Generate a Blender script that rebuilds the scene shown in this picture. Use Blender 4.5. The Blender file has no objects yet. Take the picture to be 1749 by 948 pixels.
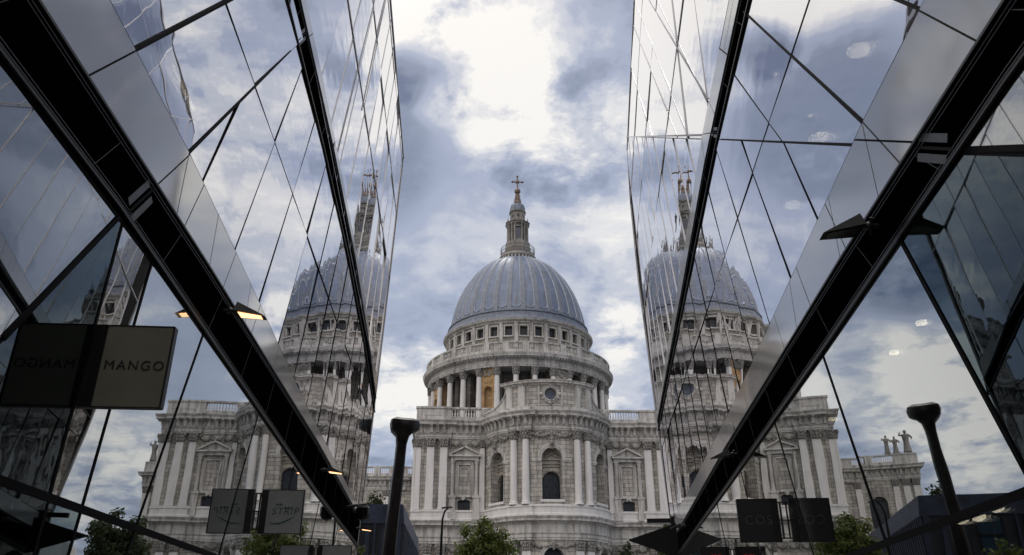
import bpy, math, random
from mathutils import Vector, Matrix
random.seed(7)
S = bpy.context.scene
COL = S.collection
R_ = math.radians
sin, cos, pi = math.sin, math.cos, math.pi

# ------------------------------------------------------------------ camera
cam_d = bpy.data.cameras.new("camera")
cam = bpy.data.objects.new("camera", cam_d); COL.objects.link(cam)
cam_d.sensor_width = 36.0
cam_d.lens = 1320.0 / 1749.0 * 36.0
cam_d.clip_start = 0.05; cam_d.clip_end = 5000
cam.location = (0, 0, 1.6)
cam.rotation_euler = (R_(90 + 24.0), 0, 0)
S.camera = cam

# ------------------------------------------------------------------ sky
SUN_EL, SUN_AZ = 58.0, -6.0          # azimuth measured from +Y towards +X
W = bpy.data.worlds.new("World"); S.world = W; W.use_nodes = True
def build_sky():
    nt = W.node_tree; N = nt.nodes; Lk = nt.links
    for n in list(N): N.remove(n)
    def nd(t, **kw):
        n = N.new(t)
        for k, v in kw.items(): setattr(n, k, v)
        return n
    def math_(op, a, b=None, c=None, clamp=False):
        n = nd('ShaderNodeMath', operation=op, use_clamp=clamp)
        for i, v in enumerate((a, b, c)):
            if v is None: continue
            if hasattr(v, 'is_output') or hasattr(v, 'links'): Lk.new(v, n.inputs[i])
            else: n.inputs[i].default_value = v
        return n.outputs[0]
    out = nd('ShaderNodeOutputWorld'); bg = nd('ShaderNodeBackground')
    Lk.new(bg.outputs[0], out.inputs[0])
    bg.inputs[1].default_value = 0.1
    sky = nd('ShaderNodeTexSky', sky_type='NISHITA')
    sky.sun_disc = False; sky.sun_elevation = R_(SUN_EL); sky.sun_rotation = R_(SUN_AZ)
    sky.air_density = 1.0; sky.dust_density = 2.0
    tc = nd('ShaderNodeTexCoord')
    sep = nd('ShaderNodeSeparateXYZ'); Lk.new(tc.outputs['Generated'], sep.inputs[0])
    zz = math_('ADD', math_('MAXIMUM', sep.outputs[2], 0.0), 0.22)
    px = math_('DIVIDE', sep.outputs[0], zz); py = math_('DIVIDE', sep.outputs[1], zz)
    cmb = nd('ShaderNodeCombineXYZ'); Lk.new(px, cmb.inputs[0]); Lk.new(py, cmb.inputs[1])
    def noise(scale, detail, rough, dist, off):
        mp = nd('ShaderNodeMapping'); mp.inputs['Location'].default_value = off
        Lk.new(cmb.outputs[0], mp.inputs[0])
        n = nd('ShaderNodeTexNoise'); n.inputs['Scale'].default_value = scale
        n.inputs['Detail'].default_value = detail; n.inputs['Roughness'].default_value = rough
        n.inputs['Distortion'].default_value = dist
        Lk.new(mp.outputs[0], n.inputs['Vector']); return n.outputs[0]
    n1 = noise(2.6, 9, .60, .35, (3.1, 1.7, 0))
    n2 = noise(7.0, 8, .62, .2, (9.3, 4.2, 0))
    # brightness field of the cloud cover: 0 slate, 1 white
    f = math_('MULTIPLY_ADD', math_('SUBTRACT', n1, .5), 1.0, CLOUD_BASE)
    f = math_('MULTIPLY_ADD', math_('SUBTRACT', n2, .5), .92, f)
    # individual clouds: azimuth, elevation, angular radius, brightness change
    for az, el, r, amp in CLOUDS:
        d = Vector((sin(R_(az)) * cos(R_(el)), cos(R_(az)) * cos(R_(el)), sin(R_(el))))
        dp = nd('ShaderNodeVectorMath', operation='DOT_PRODUCT')
        Lk.new(tc.outputs['Generated'], dp.inputs[0]); dp.inputs[1].default_value = d
        mr = nd('ShaderNodeMapRange', interpolation_type='SMOOTHSTEP')
        mr.inputs['From Min'].default_value = cos(R_(r * 1.5)); mr.inputs['From Max'].default_value = cos(R_(r * .15))
        mr.inputs['To Min'].default_value = 0; mr.inputs['To Max'].default_value = 1
        Lk.new(dp.outputs['Value'], mr.inputs['Value'])
        # ragged edge
        k = math_('MULTIPLY', mr.outputs[0], math_('MULTIPLY_ADD', math_('ADD', n2, n1), 3.4, -2.75, True))
        f = math_('MULTIPLY_ADD', k, amp, f)
    ramp = nd('ShaderNodeValToRGB'); Lk.new(f, ramp.inputs[0])
    cr = ramp.color_ramp; cr.interpolation = 'EASE'
    stops = [(.0, (.12, .16, .27)), (.26, (.23, .28, .39)), (.48, (.39, .445, .585)), (.68, (.60, .63, .71)), (.84, (.82, .82, .83)), (1., (1.0, .975, .93))]
    while len(cr.elements) < len(stops): cr.elements.new(.5)
    for e, (p, c) in zip(cr.elements, stops): e.position = p; e.color = (*c, 1)
    sc = nd('ShaderNodeVectorMath', operation='SCALE');     # unseen glow added high over the viewer's left shoulder to light the cathedral front
    east = nd('ShaderNodeMapRange', interpolation_type='SMOOTHSTEP')
    edp = nd('ShaderNodeVectorMath', operation='DOT_PRODUCT'); Lk.new(tc.outputs['Generated'], edp.inputs[0]); edp.inputs[1].default_value = Vector((-.60, -.52, .60)).normalized()
    Lk.new(edp.outputs['Value'], east.inputs['Value'])
    east.inputs['From Min'].default_value = .05; east.inputs['From Max'].default_value = .85
    east.inputs['To Min'].default_value = 0; east.inputs['To Max'].default_value = 1
    high = nd('ShaderNodeMapRange', interpolation_type='SMOOTHSTEP'); Lk.new(sep.outputs[2], high.inputs['Value'])
    high.inputs['From Min'].default_value = .0; high.inputs['From Max'].default_value = .55
    eh = math_('MULTIPLY', east.outputs[0], high.outputs[0])
    Lk.new(math_('MULTIPLY_ADD', eh, 10 * (EAST_GAIN - SKY_GAIN), 10 * SKY_GAIN), sc.inputs['Scale'])
    warm = nd('ShaderNodeMix', data_type='RGBA', blend_type='MULTIPLY'); Lk.new(east.outputs[0], warm.inputs[0])
    Lk.new(ramp.outputs[0], warm.inputs[6]); warm.inputs[7].default_value = (1.17, 1.0, .80, 1)
    Lk.new(warm.outputs[2], sc.inputs[0])
    mix = nd('ShaderNodeMix', data_type='RGBA')
    mix.inputs[0].default_value = .9
    Lk.new(sky.outputs[0], mix.inputs[6]); Lk.new(sc.outputs[0], mix.inputs[7])
    Lk.new(mix.outputs[2], bg.inputs[0])
CLOUD_BASE = .575; SKY_GAIN = .97; EAST_GAIN = 3.4
CLOUDS = [(-2.6, 43, 8.5, .16), (-7, 43.5, 6, .34), (2.5, 38, 7, .18), (-1.0, 36, 4, .16), (2.6, 35.5, 5, .12), (-9.4, 38.6, 2.0, -.75), (-5.1, 38.8, 1.4, -.40), (-6.6, 36.6, 1.5, .3), (9.0, 41, 3.2, -.26),
          (-8.2, 16, 3.2, .38), (8.6, 20, 2.0, .45), (4.6, 31.5, 3.0, .16), (-6, 31, 5, -.06), (8.5, 15.5, 2.5, .2), (-8.5, 21, 3, -.1),
          (-13.4, 34, 6, -.50), (-11, 43.5, 4.0, .45), (-17.5, 44, 5, .5), (-15, 28, 5, -.12), (-18.2, 14, 5.2, .62), (-16.5, 21.5, 3.5, -.35), (-14, 17.5, 2.0, .2), (-17, 20.5, 3.0, -.48), (-12.5, 16, 2.2, -.28),
          (14, 33, 9, .17), (22, 29, 7, .16), (13, 15, 4, -.2), (17, 22, 4, -.12), (17, 9, 4, .28), (24, 40, 5, .3)]
build_sky()

sun_d = bpy.data.lights.new("sun", 'SUN'); sun_d.energy = 0.9; sun_d.angle = R_(14); sun_d.color = (1, .95, .87)
sun = bpy.data.objects.new("sun", sun_d); COL.objects.link(sun)
_sd = Vector((sin(R_(SUN_AZ)) * cos(R_(SUN_EL)), cos(R_(SUN_AZ)) * cos(R_(SUN_EL)), sin(R_(SUN_EL))))
sun.rotation_euler = _sd.to_track_quat('Z', 'Y').to_euler()

S.view_settings.view_transform = 'Standard'; S.view_settings.look = 'None'
S.view_settings.exposure = 0.0; S.view_settings.gamma = 1.0; S.view_settings.use_curve_mapping = False
S.render.engine = 'CYCLES'
cy = S.cycles
cy.max_bounces = 10; cy.glossy_bounces = 6; cy.diffuse_bounces = 3; cy.transmission_bounces = 4; cy.transparent_max_bounces = 12
cy.sample_clamp_indirect = 4.0
try: cy.use_denoising = True
except Exception: pass

# ------------------------------------------------------------------ materials
def mat(name):
    m = bpy.data.materials.new(name); m.use_nodes = True
    nt = m.node_tree
    return m, nt, nt.nodes.get('Principled BSDF')
def simple(name, col, rough=.5, metal=0., noise=.0, nscale=3., spec=None, bump=0.):
    m, nt, b = mat(name)
    b.inputs['Base Color'].default_value = (*col, 1); b.inputs['Roughness'].default_value = rough
    b.inputs['Metallic'].default_value = metal
    if spec is not None: b.inputs['Specular IOR Level'].default_value = spec
    if noise or bump:
        tc = nt.nodes.new('ShaderNodeTexCoord'); n = nt.nodes.new('ShaderNodeTexNoise')
        n.inputs['Scale'].default_value = nscale; n.inputs['Detail'].default_value = 6
        nt.links.new(tc.outputs['Object'], n.inputs['Vector'])
        if noise:
            r = nt.nodes.new('ShaderNodeValToRGB'); nt.links.new(n.outputs[0], r.inputs[0])
            r.color_ramp.elements[0].position = .3; r.color_ramp.elements[1].position = .7
            r.color_ramp.elements[0].color = (*[c * (1 - noise) for c in col], 1)
            r.color_ramp.elements[1].color = (*[min(1, c * (1 + noise)) for c in col], 1)
            nt.links.new(r.outputs[0], b.inputs['Base Color'])
        if bump:
            bp = nt.nodes.new('ShaderNodeBump'); bp.inputs['Strength'].default_value = bump
            nt.links.new(n.outputs[0], bp.inputs['Height']); nt.links.new(bp.outputs[0], b.inputs['Normal'])
    return m
def emis(name, col, strength):
    m, nt, b = mat(name)
    b.inputs['Base Color'].default_value = (*col, 1)
    b.inputs['Emission Color'].default_value = (*col, 1); b.inputs['Emission Strength'].default_value = strength
    return m
def stone(name, light, dark, soot, courses=None, stain=.5, mortar=.30):
    """weathered Portland stone; courses=(block length, course height) draws ashlar joints from the UV map (metres)"""
    m, nt, b = mat(name); N = nt.nodes; Lk = nt.links
    b.inputs['Roughness'].default_value = .85; b.inputs['Specular IOR Level'].default_value = .25
    tc = N.new('ShaderNodeTexCoord')
    def noise(scale, detail, vec, rough=.6):
        n = N.new('ShaderNodeTexNoise'); n.inputs['Scale'].default_value = scale; n.inputs['Detail'].default_value = detail
        n.inputs['Roughness'].default_value = rough; Lk.new(vec, n.inputs['Vector']); return n.outputs[0]
    def ramp(v, a, bb, c0=(0, 0, 0), c1=(1, 1, 1)):
        r = N.new('ShaderNodeValToRGB'); Lk.new(v, r.inputs[0])
        r.color_ramp.elements[0].position = a; r.color_ramp.elements[1].position = bb
        r.color_ramp.elements[0].color = (*c0, 1); r.color_ramp.elements[1].color = (*c1, 1); return r.outputs[0]
    def mixc(fac, A, B):
        x = N.new('ShaderNodeMix'); x.data_type = 'RGBA'
        for i, v in ((0, fac), (6, A), (7, B)):
            if hasattr(v, 'links'): Lk.new(v, x.inputs[i])
            else: x.inputs[i].default_value = v if i == 0 else (*v, 1)
        return x.outputs[2]
    obj = tc.outputs['Object']
    c = mixc(noise(.45, 6, obj), dark, light)
    mp = N.new('ShaderNodeMapping'); mp.inputs['Scale'].default_value = (1.5, 1.5, .16); Lk.new(obj, mp.inputs[0])
    streak = ramp(noise(1.1, 7, mp.outputs[0], .66), .46, .68)
    sm = N.new('ShaderNodeMath'); sm.operation = 'MULTIPLY'; Lk.new(streak, sm.inputs[0]); sm.inputs[1].default_value = stain
    c = mixc(sm.outputs[0], c, soot)
    blot = ramp(noise(.22, 9, obj, .7), .49, .60)
    sm2 = N.new('ShaderNodeMath'); sm2.operation = 'MULTIPLY'; Lk.new(blot, sm2.inputs[0]); sm2.inputs[1].default_value = stain * .42
    c = mixc(sm2.outputs[0], c, soot)
    h = noise(9, 6, obj)
    bp = N.new('ShaderNodeBump'); bp.inputs['Strength'].default_value = .35; bp.inputs['Distance'].default_value = .12
    if courses:
        br = N.new('ShaderNodeTexBrick'); uv = tc.outputs['UV']; Lk.new(uv, br.inputs['Vector'])
        br.inputs['Scale'].default_value = 1; br.inputs['Brick Width'].default_value = courses[0]; br.inputs['Row Height'].default_value = courses[1]
        br.inputs['Mortar Size'].default_value = .035; br.inputs['Mortar Smooth'].default_value = .3; br.inputs['Bias'].default_value = 0
        br.inputs['Color1'].default_value = (.70, .70, .70, 1); br.inputs['Color2'].default_value = (1.10, 1.085, 1.05, 1)
        br.inputs['Mortar'].default_value = (mortar, mortar, mortar, 1)
        mu = N.new('ShaderNodeMix'); mu.data_type = 'RGBA'; mu.blend_type = 'MULTIPLY'; mu.inputs[0].default_value = 1
        Lk.new(c, mu.inputs[6]); Lk.new(br.outputs[0], mu.inputs[7]); c = mu.outputs[2]
        hh = N.new('ShaderNodeMath'); hh.operation = 'MULTIPLY_ADD'; Lk.new(br.outputs[1], hh.inputs[0]); hh.inputs[1].default_value = -1.2; Lk.new(h, hh.inputs[2]); h = hh.outputs[0]
    Lk.new(h, bp.inputs['Height']); Lk.new(bp.outputs[0], b.inputs['Normal'])
    Lk.new(c, b.inputs['Base Color'])
    return m
def mirror_glass(name, base, power, body, tint=(1, 1, 1), wave=.004, wscale=.6, see=.0, gmax=1.0, rough=0.):
    """coated facade glass: Schlick reflection over a dark body (optionally a tinted view through)"""
    m, nt, b = mat(name); N = nt.nodes; Lk = nt.links
    N.remove(b); out = [n for n in N if n.type == 'OUTPUT_MATERIAL'][0]
    tc = N.new('ShaderNodeTexCoord')
    mp = N.new('ShaderNodeMapping'); mp.inputs['Scale'].default_value = (1, 1, 1.7); Lk.new(tc.outputs['Object'], mp.inputs[0])
    n = N.new('ShaderNodeTexNoise'); n.inputs['Scale'].default_value = wscale; n.inputs['Detail'].default_value = 1.5
    Lk.new(mp.outputs[0], n.inputs['Vector'])
    bp = N.new('ShaderNodeBump'); bp.inputs['Strength'].default_value = 1; bp.inputs['Distance'].default_value = wave
    Lk.new(n.outputs[0], bp.inputs['Height'])
    g = N.new('ShaderNodeBsdfGlossy'); g.inputs['Roughness'].default_value = rough; g.inputs['Color'].default_value = (*tint, 1)
    Lk.new(bp.outputs[0], g.inputs['Normal'])
    lw = N.new('ShaderNodeLayerWeight'); lw.inputs['Blend'].default_value = .5
    pw = N.new('ShaderNodeMath'); pw.operation = 'POWER'; Lk.new(lw.outputs['Facing'], pw.inputs[0]); pw.inputs[1].default_value = power
    ma = N.new('ShaderNodeMath'); ma.operation = 'MULTIPLY_ADD'; Lk.new(pw.outputs[0], ma.inputs[0]); ma.inputs[1].default_value = gmax - base; ma.inputs[2].default_value = base
    d = N.new('ShaderNodeBsdfDiffuse'); d.inputs['Color'].default_value = (*body, 1)
    under = d.outputs[0]
    if see:
        t = N.new('ShaderNodeBsdfTransparent'); t.inputs['Color'].default_value = (see, see * 1.02, see, 1)
        ms = N.new('ShaderNodeMixShader'); ms.inputs[0].default_value = .9
        Lk.new(d.outputs[0], ms.inputs[1]); Lk.new(t.outputs[0], ms.inputs[2]); under = ms.outputs[0]
    mx = N.new('ShaderNodeMixShader'); Lk.new(ma.outputs[0], mx.inputs[0]); Lk.new(under, mx.inputs[1]); Lk.new(g.outputs[0], mx.inputs[2])
    Lk.new(mx.outputs[0], out.inputs[0])
    return m
PL, PD, SOOT = (.58, .555, .515), (.37, .355, .33), (.13, .126, .12)
M_ASH = stone('portland_ashlar', PL, PD, SOOT, (1.35, .62), .72)
M_ST = stone('portland_stone', (.62, .605, .575), (.42, .41, .39), SOOT, None, .82)
M_PALE = stone('portland_pale', (.70, .69, .675), (.60, .59, .575), (.33, .325, .32), None, .35)
M_DRUM = stone('portland_drum', (.46, .435, .39), (.31, .295, .265), (.13, .12, .11), (2.0, .8), .65)
M_CARVE = stone('portland_carved', (.37, .36, .335), (.19, .185, .175), (.06, .058, .055), None, .75)  # soot, plus the shade among the carving painted into the darker colour
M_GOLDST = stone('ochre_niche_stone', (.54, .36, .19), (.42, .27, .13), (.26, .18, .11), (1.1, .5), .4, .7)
M_SHADE = stone('shaded_drum_stone', (.26, .245, .22), (.15, .142, .13), (.06, .056, .05), (1.6, .8), .6)  # colonnade shade painted in as darker stone behind the drum columns
M_LEAD = None
def lead():
    m, nt, b = mat('lead_sheet'); N = nt.nodes; Lk = nt.links
    tc = N.new('ShaderNodeTexCoord')
    br = N.new('ShaderNodeTexBrick'); Lk.new(tc.outputs['UV'], br.inputs['Vector'])
    br.inputs['Scale'].default_value = 1; br.inputs['Brick Width'].default_value = 3.2; br.inputs['Row Height'].default_value = 2.4; br.offset = 0
    br.inputs['Mortar Size'].default_value = .05; br.inputs['Mortar Smooth'].default_value = .4
    br.inputs['Color1'].default_value = (.128, .160, .232, 1); br.inputs['Color2'].default_value = (.16, .196, .272, 1); br.inputs['Mortar'].default_value = (.10, .12, .165, 1)
    n = N.new('ShaderNodeTexNoise'); n.inputs['Scale'].default_value = .9; n.inputs['Detail'].default_value = 7
    mp = N.new('ShaderNodeMapping'); mp.inputs['Scale'].default_value = (1, 1, .25); Lk.new(tc.outputs['Object'], mp.inputs[0]); Lk.new(mp.outputs[0], n.inputs['Vector'])
    r = N.new('ShaderNodeValToRGB'); Lk.new(n.outputs[0], r.inputs[0]); r.color_ramp.elements[0].position = .52; r.color_ramp.elements[1].position = .68
    mx = N.new('ShaderNodeMix'); mx.data_type = 'RGBA'; Lk.new(r.outputs[0], mx.inputs[0]); Lk.new(br.outputs[0], mx.inputs[6]); mx.inputs[7].default_value = (.12, .125, .14, 1)
    Lk.new(mx.outputs[2], b.inputs['Base Color']); b.inputs['Roughness'].default_value = .45; b.inputs['Metallic'].default_value = .25
    return m
M_LEAD = lead()
M_LEADRIB = simple('lead_rib', (.16, .178, .21), .5, .2, .22, 1.2)
M_BEAD = simple('lead_bead', (.36, .42, .52), .45, .2, .1, 1.5)
M_LEADDARK = simple('lead_dark', (.13, .15, .19), .5, .2, .35, 1.2)
def leaded():
    m, nt, b = mat('leaded_window'); N = nt.nodes; Lk = nt.links
    tc = N.new('ShaderNodeTexCoord'); br = N.new('ShaderNodeTexBrick'); Lk.new(tc.outputs['UV'], br.inputs['Vector']); br.offset = 0
    br.inputs['Scale'].default_value = 1; br.inputs['Brick Width'].default_value = .46; br.inputs['Row Height'].default_value = .52; br.inputs['Mortar Size'].default_value = .03; br.inputs['Mortar Smooth'].default_value = .2
    br.inputs['Color1'].default_value = (.008, .012, .02, 1); br.inputs['Color2'].default_value = (.02, .028, .042, 1); br.inputs['Mortar'].default_value = (.035, .036, .038, 1)
    Lk.new(br.outputs[0], b.inputs['Base Color']); b.inputs['Roughness'].default_value = .3; b.inputs['Specular IOR Level'].default_value = .3
    return m
M_WIN = leaded()
M_VOID = simple('dark_masonry', (.10, .095, .088), .9, 0, .4, .8)
M_GILT = simple('gilded_copper', (.19, .145, .115), .5, .3, .35, 3.)
M_L1 = mirror_glass('shopfront_glass', .05, 1.35, (.006, .010, .012), (.93, .95, .95), .0022, .45, .62, .98)
M_L1D = mirror_glass('dark_shopfront_glass', .02, 3.0, (.005, .008, .009), (.7, .85, .92), .0022, .45, .3, .8)
M_L2 = mirror_glass('facade_glass', .22, 1.1, (.02, .022, .026), (.97, .97, 1.0), .0070, .55, .62)
M_L3 = mirror_glass('curtain_wall_glass', .22, 1.1, (.03, .032, .036), (.98, .98, 1.0), .0075, .55)
M_SPAN = mirror_glass('grey_spandrel', .14, 1.2, (.62, .615, .60), (.95, .95, .95), .006, .5, 0, .66, .07)
M_BLACK = simple('black_aluminium', (.006, .006, .007), .35, 0, 0, 1, .25)
M_SLOT = simple('black_recess', (.0022, .0022, .0025), .9, 0, 0, 1, 0.)
M_TRIM = simple('dark_trim', (.02, .02, .0215), .45, .3)
M_JOINT = simple('dark_gasket', (.005, .0055, .008), .7, 0, 0, 1, .1)
M_JOINT2 = simple('grey_gasket', (.36, .36, .37), .38, .85)
M_STEEL = simple('brushed_steel', (.13, .15, .16), .5, .2, .2, 8)
M_CEIL = simple('dark_ceiling', (.05, .05, .05), .8)
M_INT = simple('dark_interior', (.035, .033, .03), .9, 0, .5, .4)
M_LAMP = emis('warm_lamp', (1, .66, .36), 1.7)
M_DISC = emis('downlight_glow', (1., .86, .66), 4.5)
M_BRONZE = simple('dark_bronze', (.016, .014, .013), .42, .35, .45, 2.2, .35, .25)
M_SIGN = simple('olive_sign_panel', (.19, .185, .138), .55, 0, .12, 2)
M_SIGNGREY = simple('grey_sign_panel', (.31, .33, .335), .5, 0, .12, 2)
M_SIGNBLACK = simple('black_sign_panel', (.010, .010, .011), .5)
M_LETTER = simple('black_letter', (.004, .004, .004), .5)
M_TEAL = simple('teal_letter', (.02, .075, .075), .5)
M_GREYLET = simple('grey_letter', (.10, .10, .104), .45)
M_RED = emis('red_letter', (.5, .015, .012), .35)
M_BLUEROOF = simple('blue_cladding', (.038, .050, .085), .5, .1, .45, 1.2)
M_SLATE = simple('slate_cladding', (.030, .034, .045), .5, .1, .35, 1.0)
M_BARK = simple('bark', (.08, .06, .045), .9, 0, .4, 6)
def leafm(name, c0, c1):
    m, nt, b = mat(name)
    g = nt.nodes.new('ShaderNodeObjectInfo'); n = nt.nodes.new('ShaderNodeTexNoise'); n.inputs['Scale'].default_value = 2.2; n.inputs['Detail'].default_value = 4
    tc = nt.nodes.new('ShaderNodeTexCoord'); nt.links.new(tc.outputs['Object'], n.inputs['Vector'])
    r = nt.nodes.new('ShaderNodeValToRGB'); nt.links.new(n.outputs[0], r.inputs[0])
    r.color_ramp.elements[0].position = .36; r.color_ramp.elements[1].position = .66
    r.color_ramp.elements[0].color = (*c0, 1); r.color_ramp.elements[1].color = (*c1, 1)
    nt.links.new(r.outputs[0], b.inputs['Base Color']); b.inputs['Roughness'].default_value = .6
    b.inputs['Specular IOR Level'].default_value = .3
    t = nt.nodes.new('ShaderNodeBsdfTranslucent'); nt.links.new(r.outputs[0], t.inputs[0]); mx = nt.nodes.new('ShaderNodeMixShader'); mx.inputs[0].default_value = .45
    out = [q for q in nt.nodes if q.type == 'OUTPUT_MATERIAL'][0]
    nt.links.new(b.outputs[0], mx.inputs[1]); nt.links.new(t.outputs[0], mx.inputs[2]); nt.links.new(mx.outputs[0], out.inputs[0])
    return m
M_LEAF = leafm('maple_leaves', (.055, .085, .018), (.20, .24, .05))
M_LEAF2 = leafm('dark_leaves', (.022, .036, .015), (.06, .078, .026))

# ------------------------------------------------------------------ mesh helpers
class MB:
    def __init__(s): s.v = []; s.f = []; s.uv = []
    def poly(s, pts, uvs=None):
        i = len(s.v); s.v += [tuple(p) for p in pts]; s.f.append(list(range(i, i + len(pts))))
        s.uv.append(uvs if uvs else [(p[0] + p[1], p[2]) for p in pts])
    def box(s, x0, x1, y0, y1, z0, z1):
        P = [(x, y, z) for z in (z0, z1) for y in (y0, y1) for x in (x0, x1)]
        for q in ((0, 2, 3, 1), (4, 5, 7, 6), (0, 1, 5, 4), (2, 6, 7, 3), (0, 4, 6, 2), (1, 3, 7, 5)): s.poly([P[k] for k in q])
    def hexa(s, P):
        """8 points: bottom 4 (ccw) then top 4"""
        for q in ((3, 2, 1, 0), (4, 5, 6, 7), (0, 1, 5, 4), (1, 2, 6, 5), (2, 3, 7, 6), (3, 0, 4, 7)): s.poly([P[k] for k in q])
    def tube(s, pts, r, n=6):
        pts = [Vector(p) for p in pts]; rs = r if isinstance(r, (list, tuple)) else [r] * len(pts)
        rings = []
        for i, p in enumerate(pts):
            t = (pts[min(i + 1, len(pts) - 1)] - pts[max(i - 1, 0)]).normalized()
            a = t.orthogonal().normalized() if i == 0 else (rings_a - t * rings_a.dot(t)).normalized()
            rings_a = a; b = t.cross(a)
            rings.append([p + (a * cos(2 * pi * k / n) + b * sin(2 * pi * k / n)) * rs[i] for k in range(n)])
        for i in range(len(rings) - 1):
            for k in range(n):
                s.poly([rings[i][k], rings[i][(k + 1) % n], rings[i + 1][(k + 1) % n], rings[i + 1][k]])
        s.poly(rings[0][::-1]); s.poly(rings[-1])
    def blob(s, c, r, n=6, m=4, sz=1.):
        for j in range(m):
            for k in range(n):
                q = []
                for jj, kk in ((j, k), (j, k + 1), (j + 1, k + 1), (j + 1, k)):
                    a = -pi / 2 + pi * jj / m; b = 2 * pi * kk / n
                    q.append((c[0] + r * cos(a) * cos(b), c[1] + r * cos(a) * sin(b), c[2] + r * sz * sin(a)))
                if j == 0: q = [q[0], q[2], q[3]]
                elif j == m - 1: q = [q[0], q[1], q[2]]
                s.poly(q)
    def lathe(s, prof, n=32, c=(0, 0), a0=0., a1=2 * pi):
        """prof [(r, z)] bottom to top, y axis here is -e"""
        acc = [0]
        for (r0, z0), (r1, z1) in zip(prof, prof[1:]): acc.append(acc[-1] + math.hypot(r1 - r0, z1 - z0))
        rm = max(r for r, z in prof)
        for i in range(len(prof) - 1):
            (r0, z0), (r1, z1) = prof[i], prof[i + 1]
            for k in range(n):
                a, b = a0 + (a1 - a0) * k / n, a0 + (a1 - a0) * (k + 1) / n
                P = []; U = []
                for r, z, t, ac in ((r0, z0, a, acc[i]), (r0, z0, b, acc[i]), (r1, z1, b, acc[i + 1]), (r1, z1, a, acc[i + 1])):
                    P.append((c[0] + r * sin(t), c[1] - r * cos(t), z)); U.append((t * rm, ac))
                if r0 < 1e-6: P.pop(0); U.pop(0)
                elif r1 < 1e-6: P.pop(3); U.pop(3)
                s.poly(P, U)
    def build(s, name, m, parent=None, smooth=False, loc=None, **kw):
        me = bpy.data.meshes.new(name); me.from_pydata(s.v, [], s.f)
        uv = me.uv_layers.new(name='UVMap'); k = 0
        flat = []
        for u in s.uv:
            for q in u: flat += [q[0], q[1]]
        uv.data.foreach_set('uv', flat)
        me.materials.append(m)
        me.validate()
        if smooth:
            bm_merge(me)
            me.shade_smooth() if hasattr(me, 'shade_smooth') else None
            try: me.set_sharp_from_angle(angle=R_(38))
            except Exception: pass
        o = bpy.data.objects.new(name, me); COL.objects.link(o)
        if parent: o.parent = parent
        if loc: o.location = loc
        for kk, vv in kw.items(): o[kk] = vv
        return o
import bmesh
def bm_merge(me):
    b = bmesh.new(); b.from_mesh(me); bmesh.ops.remove_doubles(b, verts=b.verts, dist=1e-4); b.to_mesh(me); b.free()
def thing(name, label, cat, loc=(0, 0, 0), rz=0., group=None):
    o = bpy.data.objects.new(name, None); COL.objects.link(o)
    o.location = loc; o.rotation_euler = (0, 0, rz); o['label'] = label; o['category'] = cat
    if group: o['group'] = group
    o.empty_display_size = .5
    return o
def struct(o): o['kind'] = 'structure'; return o
def lerp_pts(pts, u):
    if u <= pts[0][0]: return pts[0][1]
    for (a, b), (c, d) in zip(pts, pts[1:]):
        if u <= c: return b + (d - b) * (u - a) / (c - a)
    return pts[-1][1]

# ================================================================== GROUND
g = MB(); g.poly([(-2500, -2500, 0), (2500, -2500, 0), (2500, 2500, 0), (-2500, 2500, 0)])
struct(g.build('ground', simple('ground_earth', (.10, .10, .09), .9, 0, .3, .05)))
def paving():
    m, nt, b = mat('stone_paving'); N = nt.nodes; Lk = nt.links
    tc = N.new('ShaderNodeTexCoord'); br = N.new('ShaderNodeTexBrick'); Lk.new(tc.outputs['Object'], br.inputs['Vector'])
    br.inputs['Scale'].default_value = 1; br.inputs['Brick Width'].default_value = .9; br.inputs['Row Height'].default_value = .6; br.inputs['Mortar Size'].default_value = .008
    br.inputs['Color1'].default_value = (.14, .135, .13, 1); br.inputs['Color2'].default_value = (.19, .185, .175, 1); br.inputs['Mortar'].default_value = (.12, .12, .12, 1)
    Lk.new(br.outputs[0], b.inputs['Base Color']); b.inputs['Roughness'].default_value = .75
    return m
g = MB(); g.box(-60, 60, -30, 48, -.2, .12); struct(g.build('pavement', paving()))
g = MB(); g.box(-200, 200, 48, 62, -.2, .02); struct(g.build('road', simple('asphalt', (.05, .05, .052), .85, 0, .3, 3)))
g = MB()
for i in range(40):
    g.box(-120 + i * 6, -117 + i * 6, 54.93, 55.07, .02, .024)
struct(g.build('road_marking', simple('road_paint', (.75, .75, .73), .6)))
g = MB(); g.box(-200, 200, 62, 108, -.2, .12); struct(g.build('churchyard_paving', paving()))

# ================================================================== CATHEDRAL
PSI = R_(3.9); DOME = (1.44, 178.0)
CA = thing('cathedral', 'great pale stone domed cathedral with columned drum and golden cross, seen between the glass walls', 'cathedral', (DOME[0], DOME[1], 0), PSI)
EB, EC, RA = 57.0, 54.9, 9.6          # bay wall plane, apse centre and radius (e = metres east of the dome)
XW = 20.2
def P(x, e, z): return (x, -e, z)
def flat_map(e): return lambda s, z, d: P(s, e - d, z)
def arc_map(r, ec): return lambda s, z, d: P((r - d) * sin(s / r), ec + (r - d) * cos(s / r), z)

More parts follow.
